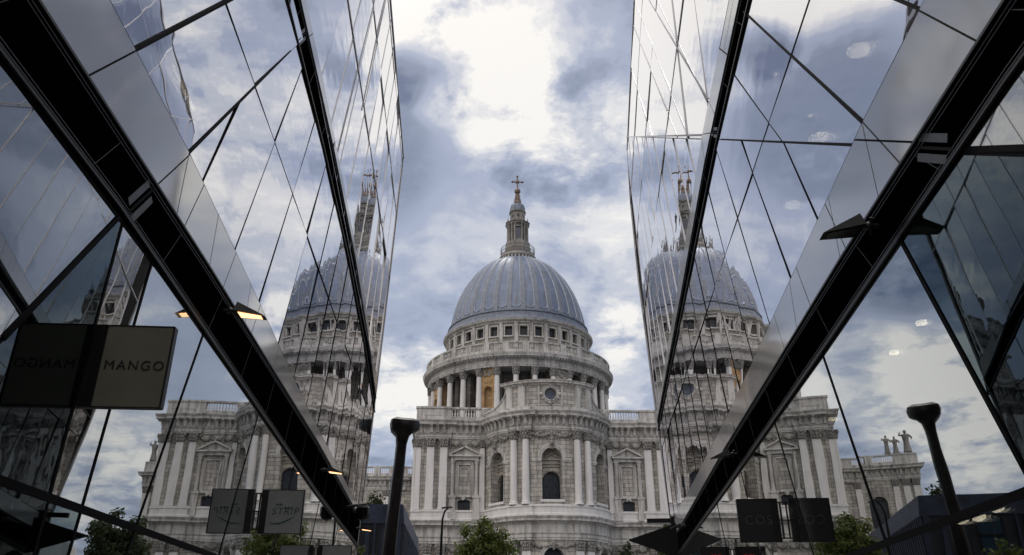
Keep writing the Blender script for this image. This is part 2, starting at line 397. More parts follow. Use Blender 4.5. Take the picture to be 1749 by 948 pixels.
def wall(mb, s0, s1, z0, z1, ops, M, reveal=.6, ds=1.0, panes=None, soffit=None):
    """wall in (s, z) with openings (centre, half width, sill, springing, arched?); panes: MB for the glass at the back of the reveals"""
    br = {s0, s1}
    n = max(1, int((s1 - s0) / ds))
    for i in range(n + 1): br.add(s0 + (s1 - s0) * i / n)
    for c, hw, zb, zs, ar in ops:
        br = {b for b in br if not (c - hw < b < c + hw)} | {c - hw, c + hw}
        k = 12 if ar else max(1, int(2 * hw / ds))
        for i in range(k + 1): br.add(c - hw * cos(pi * i / k) if ar else c - hw + 2 * hw * i / k)
    br = sorted(br)
    def top(o, s):
        c, hw, zb, zs, ar = o
        return zs + (math.sqrt(max(0, hw * hw - (s - c) ** 2)) * (ar if isinstance(ar, float) else 1.) if ar else 0)
    so = soffit or mb
    for a, b in zip(br, br[1:]):
        if b - a < 1e-6: continue
        mid = (a + b) / 2; o = next((o for o in ops if abs(mid - o[0]) < o[1]), None)
        def q(za, zb_, zc, zd): mb.poly([M(a, za, 0), M(b, zb_, 0), M(b, zc, 0), M(a, zd, 0)], [(a, za), (b, zb_), (b, zc), (a, zd)])
        if o is None: q(z0, z0, z1, z1); continue
        zb = o[2]; ta, tb = top(o, a), top(o, b)
        if zb > z0: q(z0, z0, zb, zb)
        if max(ta, tb) < z1 - 1e-6: q(ta, tb, z1, z1)
        so.poly([M(a, ta, 0), M(b, tb, 0), M(b, tb, reveal), M(a, ta, reveal)])
        so.poly([M(b, zb, 0), M(a, zb, 0), M(a, zb, reveal), M(b, zb, reveal)])
        if panes is not None: panes.poly([M(a, zb, reveal - .02), M(b, zb, reveal - .02), M(b, tb, reveal - .02), M(a, ta, reveal - .02)], [(a, zb), (b, zb), (b, tb), (a, ta)])
    for o in ops:
        for sgn in (-1, 1):
            s = o[0] + sgn * o[1]
            zt = o[3]
            p = [M(s, o[2], 0), M(s, zt, 0), M(s, zt, reveal), M(s, o[2], reveal)]
            so.poly(p if sgn < 0 else p[::-1], [(0, o[2]), (0, zt), (reveal, zt), (reveal, o[2])])

def plan(jog=.35, x_end=12., piers=True):
    """east-end wall line from the north flank round the apse to the south flank, with ressauts"""
    pts = [(-XW, x_end), (-XW, EB)]
    if piers: pts += [(-18.75, EB), (-18.75, EB + jog), (-15.0, EB + jog), (-15.0, EB)]
    th = math.asin((math.sqrt(RA * RA - (EB - EC) ** 2)) / RA)
    brk = [R_(-37.5), R_(-18.5), R_(18.5), R_(37.5)] if piers else []
    def arc(a0, a1, r): 
        n = max(2, int(abs(a1 - a0) / R_(4)))
        return [(r * sin(a0 + (a1 - a0) * i / n), EC + r * cos(a0 + (a1 - a0) * i / n)) for i in range(n + 1)]
    if piers:
        pts += arc(-th, brk[0], RA) + arc(brk[0], brk[1], RA + jog) + arc(brk[1], brk[2], RA) + arc(brk[2], brk[3], RA + jog) + arc(brk[3], th, RA)
        pts += [(15.0, EB), (15.0, EB + jog), (18.75, EB + jog), (18.75, EB)]
    else: pts += arc(-th, th, RA)
    pts += [(XW, EB), (XW, x_end)]
    return pts
def sweep(mb, path, prof):
    n = len(path); nr = []
    for (a, b), (c, d) in zip(path, path[1:]):
        l = math.hypot(c - a, d - b) or 1; nr.append((-(d - b) / l, (c - a) / l))
    mit = []
    for i in range(n):
        n1 = nr[max(0, i - 1)]; n2 = nr[min(i, n - 2)]
        k = 1 + n1[0] * n2[0] + n1[1] * n2[1]; k = max(k, .3)
        mit.append(((n1[0] + n2[0]) / k, (n1[1] + n2[1]) / k))
    L = [0]
    for (a, b), (c, d) in zip(path, path[1:]): L.append(L[-1] + math.hypot(c - a, d - b))
    acc = [0]
    for (o0, z0), (o1, z1) in zip(prof, prof[1:]): acc.append(acc[-1] + math.hypot(o1 - o0, z1 - z0))
    for i in range(n - 1):
        for j in range(len(prof) - 1):
            q = []; u = []
            for ii, jj in ((i, j), (i + 1, j), (i + 1, j + 1), (i, j + 1)):
                o, z = prof[jj]; q.append(P(path[ii][0] + mit[ii][0] * o, path[ii][1] + mit[ii][1] * o, z)); u.append((L[ii], prof[0][1] + acc[jj]))
            mb.poly(q, u)
def along(path, step, start=.4):
    """points with normals every step along a path"""
    out = []
    for (a, b), (c, d) in zip(path, path[1:]):
        l = math.hypot(c - a, d - b)
        if l < .2: continue
        out.append((a, b, c, d, l))
    # merge small arc segments
    res = []; carry = start
    for a, b, c, d, l in out:
        nx, ny = -(d - b) / l, (c - a) / l; t = carry
        while t < l:
            res.append((a + (c - a) * t / l, b + (d - b) * t / l, nx, ny)); t += step
        carry = t - l
    return res
def obox(mb, x, e, nx, ne, w, o0, o1, z0, z1, o0b=None, o1b=None):
    """box at wall point (x,e) with outward normal, from o0 to o1 out; optional other offsets at the bottom"""
    tx, te = ne, -nx
    b0 = o0 if o0b is None else o0b; b1 = o1 if o1b is None else o1b
    def q(t, o, z): return P(x + tx * t + nx * o, e + te * t + ne * o, z)
    h = w / 2
    mb.hexa([q(-h, b1, z0), q(h, b1, z0), q(h, b0, z0), q(-h, b0, z0), q(-h, o1, z1), q(h, o1, z1), q(h, o0, z1), q(-h, o0, z1)])

PATH = plan(); PATH0 = plan(piers=False)
TH = math.asin(math.sqrt(RA * RA - (EB - EC) ** 2) / RA)
def apse_pt(a, r): return (r * sin(a), EC + r * cos(a))

# --- lower storey (only its top shows over the trees)
lw = MB(); lp = MB()
M_ = arc_map(RA, EC)
wall(lw, -TH * RA, TH * RA, 0, 12.1, [(RA * a, 1.45, 3.2, 9.6, 1.) for a in (R_(-55), 0, R_(55))], M_, .9, .7, lp)
for i_ in range(3): lpi = MB(); n_ = len(lp.f) // 3; [lpi.poly([lp.v[q] for q in f_], u_) for f_, u_ in list(zip(lp.f, lp.uv))[i_ * n_:(i_ + 1) * n_]]; lpi.build('lower_window', M_WIN, CA)
for sx in (-1, 1):
    wall(lw, *sorted((sx * XW, sx * 9.37)), 0, 12.1, [(sx * 12.6, 1.3, 3.0, 8.6, 1.)], flat_map(EB), .7, 1.5, lp2 := MB())
    lp2.build('lower_window', M_WIN, CA)
    Mx = (lambda s, z, d, sx=sx: P(sx * (XW - d), s, z))
    wall(lw, 5, EB, 0, 12.1, [(15 + 9.5 * k, 1.3, 3.0, 8.6, 1.) for k in range(4)], Mx, .7, 3, lp3 := MB())
    lp3.build('lower_window', M_WIN, CA)
lw.build('lower_wall', M_ASH, CA)
e_ = MB()
sweep(e_, PATH, [(.0, 12.0), (.14, 12.06), (.14, 12.36), (.22, 12.38), (.22, 12.78), (.36, 13.0), (.10, 13.06), (.10, 14.2), (.3, 14.36), (.3, 14.5), (.85, 14.62), (.85, 14.86), (1.05, 15.2), (1.05, 15.28), (.2, 15.36)])
e_.build('lower_entablature', M_ST, CA)
def archivolt(mb, c, r0, r1, zs, M, d=-.12, n=20, leg=0):
    for i in range(n):
        a, b = pi - pi * i / n, pi - pi * (i + 1) / n
        q = lambda r, t, dd: M(c + r * cos(t), zs + r * sin(t), dd)
        rm = (r0 + r1) / 2
        mb.poly([q(r0, a, d), q(r0, b, d), q(r1, b, d), q(r1, a, d)])
        mb.poly([q(r1, a, d), q(r1, b, d), q(r1, b, .1), q(r1, a, .1)])
        mb.poly([q(r0, b, d), q(r0, a, d), q(r0, a, .1), q(r0, b, .1)])
        mb.poly([q(rm, a, d - .07), q(rm, b, d - .07), q(r1 * .97, b, d - .07), q(r1 * .97, a, d - .07)])
        mb.poly([q(rm, b, d - .07), q(rm, a, d - .07), q(rm, a, d), q(rm, b, d)])
for a in (R_(-55), 0, R_(55)):
    ar = MB(); archivolt(ar, RA * a, 1.5, 2.1, 9.6, M_); ar.build('lower_archivolt', M_ST, CA)

# --- pedestal course + main upper walls
pc = MB()
sweep(pc, PATH, [(.05, 15.3), (.42, 15.34), (.42, 15.62), (.30, 15.7), (.30, 16.45), (.42, 16.55), (.42, 16.78), (.02, 16.9)])
pc.build('pedestal_course', M_PALE, CA)
uw = MB(); un = MB(); uv_ = MB()
wall(uw, -TH * RA, TH * RA, 15.2, 27.6, [(RA * a, 1.5, 17.55, 23.45, 1.) for a in (R_(-55), 0, R_(55))], M_, 1.25, .7, None)
uw.build('apse_wall', M_ASH, CA)
# recess backs with the smaller arched window in each
for a in (R_(-55), 0, R_(55)):
    rb = MB(); rw = MB(); Mb = arc_map(RA - 1.2, EC)
    s = (RA - 1.2) * a
    wall(rb, s - 1.75, s + 1.75, 17.2, 25.6, [(s, 1.36, 17.6, 20.25, 1.)], Mb, .45, .5, rw)
    rb2 = MB()
    archivolt(rb, s, 1.38, 1.62, 20.25, Mb, -.1)
    for zz, h in ((22.3, .18), (22.75, .14), (23.3, .22)):
        obox(rb, *apse_pt(a, RA - 1.2), sin(a), cos(a), 3.0, 0, .14, zz, zz + h)
    for k in range(-3, 4):
        rb.blob(P(*apse_pt(a + k * .03, RA - 1.1), 24.2 - abs(k) * .12), .22, 6, 4)
    rb.blob(P(*apse_pt(a, RA - 1.08), 21.75), .24, 6, 4)
    o = rb.build('window_recess', M_DRUM, CA); rw.build('pane', M_WIN, o)
for a in (R_(-55), 0, R_(55)):
    av = MB()
    archivolt(av, RA * a, 1.5, 2.12, 23.45, M_)
    x, e = apse_pt(a, RA)
    nx, ne = sin(a), cos(a)
    av2 = MB(); obox(av2, x, e, nx, ne, .55, -.1, .5, 24.75, 26.1, None, .25)        # keystone
    av2.blob(P(x + nx * .5, e + ne * .5, 25.6), .36, 8, 5)
    av2.blob(P(x + nx * .45, e + ne * .45, 26.1), .28, 8, 5)
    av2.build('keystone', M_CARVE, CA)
    for sg in (-1, 1):                                                              # impost band each side
        aa = a + sg * R_(13.2); x2, e2 = apse_pt(aa, RA); im = MB(); obox(im, x2, e2, sin(aa), cos(aa), 1.35, -.2, .14, 22.9, 23.12); obox(im, x2, e2, sin(aa), cos(aa), 1.45, -.2, .22, 23.12, 23.4); im.build('impost', M_ST, CA)
    sl = MB(); obox(sl, x, e, nx, ne, 3.5, -.9, .12, 17.2, 17.55); sl.build('window_sill', M_PALE, CA)                             # sill
    av.build('archivolt', M_ST, CA)
# bays
for sx in (-1, 1):
    b = MB(); pn = MB(); c = sx * 12.6
    s0, s1 = sorted((sx * XW, sx * 9.3))
    wall(b, s0, s1, 15.2, 27.6, [(c, .95, 16.2, 18.1, .35), (c, .70, 19.35, 22.7, 1.)], flat_map(EB), .55, 1.2, None)
    b.build('bay_wall', M_ASH, CA)
    w = MB(); wall(w, c - 1.0, c + 1.0, 16.1, 18.6, [(c, .93, 16.2, 18.1, .35)], flat_map(EB - .40), .12, .3, pn)
    w.build('window_surround', M_ST, CA); pn.build('bay_window', M_WIN, CA)
    nb = MB(); nb.poly([P(c - .9, EB - .5, 19.2), P(c + .9, EB - .5, 19.2), P(c + .9, EB - .5, 23.6), P(c - .9, EB - .5, 23.6)], [(c - .9, 19.2), (c + .9, 19.2), (c + .9, 23.6), (c - .9, 23.6)])
    archivolt(nb, c, .60, .78, 22.7, flat_map(EB), -.06); nb.build('niche', M_ST, CA)
    a = MB()                                                                        # aedicule
    def bx(x0, x1, o0, o1, z0, z1): a.box(min(x0, x1), max(x0, x1), -(EB + o1), -(EB + o0), z0, z1)
    for sg in (-1, 1):
        bx(c + sg * 1.8 - .48, c + sg * 1.8 + .48, .0, .62, 15.6, 18.6)
        bx(c + sg * 1.8 - .56, c + sg * 1.8 + .56, .0, .72, 18.6, 18.98)
        bx(c + sg * 1.8 - .58, c + sg * 1.8 + .58, .0, .74, 15.45, 16.6)
        a.lathe([(.36, 18.98), (.36, 19.1), (.29, 19.2), (.28, 21), (.245, 23.6), (.3, 23.65), (.38, 24.15)], 12, (c + sg * 1.8, -(EB + .38)))
        bx(c + sg * 1.8 - .42, c + sg * 1.8 + .42, .0, .75, 24.12, 24.24)
        bx(c + sg * 1.25 - .14, c + sg * 1.25 + .14, 0, .16, 19.1, 23.9)
        bx(c + sg * .98 - .1, c + sg * .98 + .1, 0, .26, 19.1, 23.75)
    bx(c - 1.08, c + 1.08, 0, .26, 23.55, 23.8); bx(c - 1.39, c + 1.39, 0, .16, 23.9, 24.15)
    bx(c - 1.2, c + 1.2, 0, .3, 18.75, 19.15)
    bx(c - 2.15, c + 2.15, 0, .6, 24.24, 24.75); bx(c - 2.45, c + 2.45, 0, .95, 24.75, 25.0)
    for o0, o1, zt, hw in ((0, .62, 26.0, 2.3),):
        for (x0, z0, x1, z1) in ((-hw, 25.0, 0, 26.15), (0, 26.15, hw, 25.0)):
            a.hexa([P(c + x0, EB + .95, z0), P(c + x1, EB + .95, z1), P(c + x1, EB, z1), P(c + x0, EB, z0),
                    P(c + x0 * 1.1, EB + .95, z0 + (.26 if x0 == 0 else .1)), P(c + x1 * 1.1, EB + .95, z1 + (.26 if x1 == 0 else .1)), P(c + x1 * 1.1, EB, z1 + (.26 if x1 == 0 else .1)), P(c + x0 * 1.1, EB, z0 + (.26 if x0 == 0 else .1))])
        a.poly([P(c - hw, EB + .45, 25.0), P(c + hw, EB + .45, 25.0), P(c, EB + .45, 26.15)])
    for k in range(9): a.blob(P(c + random.uniform(-.35, .35), EB + .3, random.uniform(18.35, 18.85)), random.uniform(.12, .2), 6, 4)
    a.build('aedicule', M_ST, CA)

# --- columns, pilasters with carved capitals
def capital_mb(h=1.35, r=.5, flat=False, w=1.2, dpt=.35):
    m = MB()
    if flat:
        m.hexa([P(-w * .5, dpt, 0), P(w * .5, dpt, 0), P(w * .5, 0, 0), P(-w * .5, 0, 0), P(-w * .58, dpt + .16, h * .85), P(w * .58, dpt + .16, h * .85), P(w * .58, 0, h * .85), P(-w * .58, 0, h * .85)])
        m.box(-w * .66, w * .66, -(dpt + .28), 0, h * .86, h)
        for row, zz in ((0, .22), (1, .52)):
            for k in range(4):
                m.blob(P(-w * .42 + w * .28 * k + row * .08, dpt + .08 + row * .06, h * zz), w * .13, 6, 4, 1.5)
        for sg in (-1, 1): m.blob(P(sg * w * .52, dpt + .2, h * .74), w * .16, 8, 5)
        m.blob(P(0, dpt + .2, h * .8), w * .13, 6, 4)
    else:
        m.lathe([(r * 1.08, 0), (r * 1.08, .06), (r, .1), (r * 1.02, h * .5), (r * 1.35, h * .85)], 14)
        m.box(-r * 1.45, r * 1.45, -r * 1.45, r * 1.45, h * .86, h)
        for row, zz, rr in ((0, .24, 1.12), (1, .54, 1.22)):
            for k in range(8):
                t = 2 * pi * (k + row * .5) / 8; m.blob((r * rr * sin(t), r * rr * cos(t), h * zz), r * .3, 6, 4, 1.6)
        for k in range(4):
            t = pi / 4 + pi / 2 * k; m.blob((r * 1.6 * sin(t), r * 1.6 * cos(t), h * .75), r * .34, 6, 4)
    return m
CAP = capital_mb(); CAPF = capital_mb(flat=True)
cap_me = None
def capital(parent, flat, x, e, z, ang, cache={}):
    k = 'f' if flat else 'r'
    if k not in cache:
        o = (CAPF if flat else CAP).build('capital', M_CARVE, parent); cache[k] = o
    else:
        o = cache[k].copy(); COL.objects.link(o); o.parent = parent
    o.location = P(x, e, z); o.rotation_euler = (0, 0, ang); return o
for a in (-33.5, -22.5, 22.5, 33.5):
    for lo in (0, 1):
        t = R_(a); x, e = apse_pt(t, RA + .35)
        m = MB()
        if not lo:
            m.lathe([(.72, 16.85), (.72, 17.0), (.62, 17.1), (.64, 17.25), (.54, 17.35), (.53, 20), (.47, 26.15)], 18, (x, -e))
            o = m.build('column', M_PALE, CA, True); capital(o, False, x, e, 26.18, t)
        else:
            obox(m, *apse_pt(t, RA), sin(t), cos(t), 1.2, -.1, .38, .4, 10.6); o = m.build('pilaster', M_PALE, CA); capital(o, True, *apse_pt(t, RA), 10.55, t)
for sx in (-1, 1):
    for px_ in (17.9, 15.9, 19.75, 9.95):
        w = 1.2 if px_ < 19 and px_ > 10 else .8
        for lo in (0, 1):
            eo = EB + (.35 if 15 < px_ < 19 else 0)
            m = MB(); z0, z1 = (16.85, 26.2) if not lo else (.4, 10.6)
            m.hexa([P(sx * px_ - w / 2, eo + .3, z0 + .4), P(sx * px_ + w / 2, eo + .3, z0 + .4), P(sx * px_ + w / 2, EB - .1, z0 + .4), P(sx * px_ - w / 2, EB - .1, z0 + .4),
                    P(sx * px_ - w * .46, eo + .27, z1), P(sx * px_ + w * .46, eo + .27, z1), P(sx * px_ + w * .46, EB - .1, z1), P(sx * px_ - w * .46, EB - .1, z1)])
            m.box(sx * px_ - w * .58, sx * px_ + w * .58, -(eo + .42), -(EB - .1), z0 - .05, z0 + .2)
            m.box(sx * px_ - w * .54, sx * px_ + w * .54, -(eo + .37), -(EB - .1), z0 + .2, z0 + .4)
            o = m.build('pilaster', M_PALE, CA)
            c = capital(o, True, sx * px_, eo, z1 - .03, 0); c.scale = (w / 1.2, 1, 1)
    # pilasters down the flanks
    for k in range(5):
        for dd in (-1., 1.):
            e0 = 55.4 - 9.5 * k + dd
            m = MB(); m.box(min(sx * XW, sx * (XW + .35)), max(sx * XW, sx * (XW + .35)), -(e0 + .6), -(e0 - .6), 16.85, 26.2)
            o = m.build('pilaster', M_PALE, CA); capital(o, True, sx * XW, e0, 26.17, sx * pi / 2)
    fw = MB(); Mx = (lambda s, z, d, sx=sx: P(sx * (XW - d), s, z))
    wall(fw, 5, EB, 15.2, 27.6, [(12.1 + 9.5 * k, 1.1, 19.3, 22.7, 1.) for k in range(5)], Mx, .6, 3, wp_ := MB())
    o = fw.build('flank_wall', M_ASH, CA); wp_.build('niche', M_DRUM, o)

# --- carved swag friezes between the capitals
def swag(mb, pts_fn, t0, t1, n, z, drop, r):
    for i in range(n):
        a = t0 + (t1 - t0) * i / n; b = t0 + (t1 - t0) * (i + 1) / n
        for k in range(9):
            t = a + (b - a) * k / 8; x, e, nx, ne = pts_fn(t)
            zz = z - drop * (1 - (2 * k / 8 - 1) ** 2) + random.uniform(-.06, .06)
            o = r * .5 + random.uniform(0, .1)
            mb.blob(P(x + nx * o, e + ne * o, zz), r * random.uniform(.75, 1.15), 6, 4)
        x, e, nx, ne = pts_fn(a)
        for k in range(4): mb.blob(P(x + nx * .1, e + ne * .1, z - .15 - k * .24), r * (1.1 - k * .15), 6, 4)
fn_arc = lambda a: (*apse_pt(a, RA), sin(a), cos(a))
sw = MB()
for t0, t1, n in ((-18.5, 18.5, 2), (38, 72, 3), (-72, -38, 3)):
    swag(sw, fn_arc, R_(t0), R_(t1), n, 27.2, .62, .27)
    swag(sw, fn_arc, R_(t0), R_(t1), n, 11.7, .6, .27)
for k in range(220):
    a = R_(random.choice((1, -1)) * random.choice((random.uniform(39, 71), random.uniform(0, 18)))); x, e, nx, ne = fn_arc(a); sw.blob(P(x + nx * .06, e + ne * .06, random.uniform(26.3, 27.4)), random.uniform(.08, .2), 6, 4)
for sx in (-1, 1):
    f = lambda t: (t, EB, 0, 1)
    swag(sw, f, sx * 12.6 - 2.3, sx * 12.6 + 2.3, 3, 27.2, .6, .27)
    swag(sw, f, sx * 12.6 - 2.3, sx * 12.6 + 2.3, 3, 11.75, .6, .27)
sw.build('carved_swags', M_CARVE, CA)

# --- upper entablature with consoles and dentils
en = MB()
sweep(en, PATH, [(-.05, 27.5), (.14, 27.55), (.14, 27.78), (.22, 27.8), (.22, 28.08), (.36, 28.28), (.08, 28.34), (.08, 29.3), (.34, 29.38), (.34, 29.5), (1.0, 29.6), (1.0, 29.88), (1.22, 30.22), (1.22, 30.32), (.15, 30.5)])
en.build('entablature', M_ST, CA)
cs = MB(); dt = MB()
for x, e, nx, ne in along(PATH, .98, .6):
    obox(cs, x, e, nx, ne, .46, .05, .60, 28.42, 29.42, None, .30)
for x, e, nx, ne in along(PATH, .98, .6):
    obox(dt, x, e, nx, ne, .36, .3, .92, 29.42, 29.60)
cs.build('consoles', M_ST, CA); dt.build('dentils', M_ST, CA)
# --- parapet
def baluster_prof(h, r=.13):
    return [(r, 0), (r, .1 * h), (r * .6, .14 * h), (r * 1.05, .3 * h), (r * 1.05, .38 * h), (r * .45, .66 * h), (r * .55, .82 * h), (r, .88 * h), (r, h)]
def balusters(mb, pts, z, h, n=7, r=.13):
    for x, e in pts: mb.lathe([(a, z + b) for a, b in baluster_prof(h, r)], n, (x, -e))
pp = MB()
sweep(pp, PATH, [(.25, 30.4), (.25, 30.5), (.12, 30.56), (.12, 31.05), (-.7, 31.06)])
for sx in (-1, 1):
    pp.box(min(sx * 20.3, sx * 15.1), max(sx * 20.3, sx * 15.1), -(EB + .3), -(EB - .6), 30.5, 32.3)
    pp.box(min(sx * 20.45, sx * 14.95), max(sx * 20.45, sx * 14.95), -(EB + .45), -(EB - .75), 32.3, 32.6)
    pp.box(min(sx * 19.2, sx * 16.2), max(sx * 19.2, sx * 16.2), -(EB + .36), -EB, 31.2, 32.1)
    pp.box(min(sx * 10.1, sx * 8.2), max(sx * 10.1, sx * 8.2), -(EB + .25), -(EB - .6), 30.5, 32.3)
    pp.box(min(sx * 15, sx * 8.1), max(sx * 15, sx * 8.1), -(EB + .3), -(EB - .45), 32.3, 32.55)
    for k in range(5):
        e0 = 55.4 - 9.5 * k
        pp.box(min(sx * 20.35, sx * 19.6), max(sx * 20.35, sx * 19.6), -(e0 + 1.2), -(e0 - 2.), 30.5, 32.3)
    pp.box(min(sx * 20.4, sx * 19.6), max(sx * 20.4, sx * 19.6), -EB, -6, 32.3, 32.55)
pp.build('parapet', M_ST, CA)
for sx in (-1, 1):
    bl = MB()
    balusters(bl, [(sx * (10.45 + .43 * k), EB - .1) for k in range(11)], 31.05, 1.25)
    bl.build('parapet_balusters', M_PALE, CA, True); bl = MB()
    balusters(bl, [(sx * 20., 53 - .5 * k) for k in range(90)], 31.05, 1.25, 5)
    bl.build('flank_balusters', M_PALE, CA, True)

# --- attic block above the apse with oculus, scrolls
RT = RA - .25
Mt = arc_map(RT, EC); at = MB(); op = MB()
A0 = R_(45)
# oculus: polar patch inside a square hole
HS, OZ, OR = 1.35, 33.05, .86
wall(at, -A0 * RT, A0 * RT, 30.4, 35.0, [(0, HS, OZ - HS, OZ + HS, 0)], Mt, .02, .7, None)
nseg = 32
for i in range(nseg):
    a, b = 2 * pi * i / nseg, 2 * pi * (i + 1) / nseg
    def sq(t):
        k = HS / max(abs(cos(t)), abs(sin(t))); return (k * cos(t), k * sin(t))
    pa, pb = sq(a), sq(b)
    at.poly([Mt(pa[0], OZ + pa[1], 0), Mt(OR * cos(a), OZ + OR * sin(a), 0), Mt(OR * cos(b), OZ + OR * sin(b), 0), Mt(pb[0], OZ + pb[1], 0)][::-1])
    at.poly([Mt(OR * cos(a), OZ + OR * sin(a), 0), Mt(OR * cos(a), OZ + OR * sin(a), .4), Mt(OR * cos(b), OZ + OR * sin(b), .4), Mt(OR * cos(b), OZ + OR * sin(b), 0)][::-1])
op.poly([Mt(OR * 1.02 * cos(2 * pi * i / nseg), OZ + OR * 1.02 * sin(2 * pi * i / nseg), .35) for i in range(nseg)])
ao = at.build('attic_wall', M_ASH, CA)
op.build('oculus_pane', simple('oculus_glass', (.03, .045, .075), .15, 0, .2, 3), CA)
orn = MB()
for rr, dd in ((1.02, -.18), (1.25, -.08)):
    orn.tube([Mt(rr * cos(2 * pi * i / 24), OZ + rr * sin(2 * pi * i / 24), dd) for i in range(25)], .11, 6)
for t in (0, 90, 180, 270): orn.blob(Mt(1.38 * cos(R_(t)), OZ + 1.38 * sin(R_(t)), -.15), .28, 8, 5)
for t in range(20, 380, 24): orn.blob(Mt(1.3 * cos(R_(t)), OZ + 1.3 * sin(R_(t)), -.12), .15, 6, 4)
for sx in (-1, 1):
    for z0, z1 in ((31.3, 31.46), (34.62, 34.78)): orn.poly([Mt(s, z, -.16) for s, z in ((-1.55, z0), (1.55, z0), (1.55, z1), (-1.55, z1))]) if sx < 0 else None
    orn.poly([Mt(sx * s, z, -.16) for s, z in ((1.9, 31.2), (1.62, 31.2), (1.62, 34.8), (1.9, 34.8))][::sx])
orn.build('oculus_surround', M_ST, CA)
ap = MB()
for a in (-40, -27, 27, 40):
    t = R_(a); obox(ap, *apse_pt(t, RT), sin(t), cos(t), 1.15, -.1, .22, 31.2, 34.55)
for a in range(-42, 43, 4):
    t = R_(a); 
arc_path = lambda a0, a1, r, n=24: [(r * sin(a0 + (a1 - a0) * i / n), EC + r * cos(a0 + (a1 - a0) * i / n)) for i in range(n + 1)]
pth = [(apse_pt(-A0, RT - 2.5))] + arc_path(-A0, R_(-22), RT + .18, 8) + arc_path(R_(-22), R_(-16), RT, 3) + arc_path(R_(-16), R_(16), RT + .18, 12) + arc_path(R_(16), R_(22), RT, 3) + arc_path(R_(22), A0, RT + .18, 8) + [apse_pt(A0, RT - 2.5)]
sweep(ap, pth, [(-.2, 34.4), (.12, 34.46), (.12, 34.66), (.5, 34.76), (.5, 34.96), (.62, 35.1), (.62, 35.16), (-.5, 35.4)])
sweep(ap, [apse_pt(-A0, RT - 2.5)] + arc_path(-A0, A0, RT) + [apse_pt(A0, RT - 2.5)], [(.34, 30.4), (.34, 31.0), (.1, 31.1), (-.1, 31.12)])
ap.poly([P(*apse_pt(-A0 + 2 * A0 * i / 16, RT + .1), 35.3) for i in range(17)][::-1] + [])
ap.build('attic_cornice', M_ST, CA)
for sx in (-1, 1):
    sc_ = MB()
    x0, e0 = apse_pt(sx * A0, RT)
    # concave sweeping buttress from the top of the attic down to the parapet pier, in a plane along +-x
    pts = []
    for i in range(13):
        t = i / 12 * pi / 2
        pts.append((x0 - sx * .1 + sx * 3.1 * (1 - cos(t)), 31.5 + 3.0 * (1 - sin(t))))
    base = [(p[0], 30.5) for p in pts]
    e1 = EB + .15
    def ee(x): 
        k = min(1, abs(x - x0) / 3.1); return e0 + (e1 - e0) * k
    for (a, b) in zip(pts, pts[1:]):
        for dz in (0,):
            F = [P(a[0], ee(a[0]) + .1, 30.5), P(b[0], ee(b[0]) + .1, 30.5), P(b[0], ee(b[0]) + .1, b[1]), P(a[0], ee(a[0]) + .1, a[1])]
            B = [(p[0], p[1] + .9, p[2]) for p in F]
            sc_.poly(F if sx > 0 else F[::-1]); sc_.poly(B[::-1] if sx > 0 else B); sc_.poly([F[3], F[2], B[2], B[3]])
    sc_.tube([P(p[0], ee(p[0]) + .12, p[1]) for p in pts], .17, 6)
    xx = x0 + sx * 3.05
    sc_.tube([P(xx + .62 * (1 - k / 30) * cos(k * .55) , e1 + .3, 31.75 + .62 * (1 - k / 30) * sin(k * .55)) for k in range(28)], .12, 6)
    sc_.build('scroll_buttress', M_ST, CA)

# --- roofs
rf = MB()
rf.box(-19.5, 19.5, -EB + .6, 0, 29.9, 30.45)
rf.lathe([(RA - .4, 30.42), (.01, 30.46)], 32, (0, -EC))
for z0, w in ((30.5, 13.0),):
    rf.hexa([P(-8, 50, 30.5), P(8, 50, 30.5), P(8, 14, 30.5), P(-8, 14, 30.5), P(-2, 46, 33.2), P(2, 46, 33.2), P(2, 14, 33.2), P(-2, 14, 33.2)])
rf.build('roof', M_LEADDARK, CA)

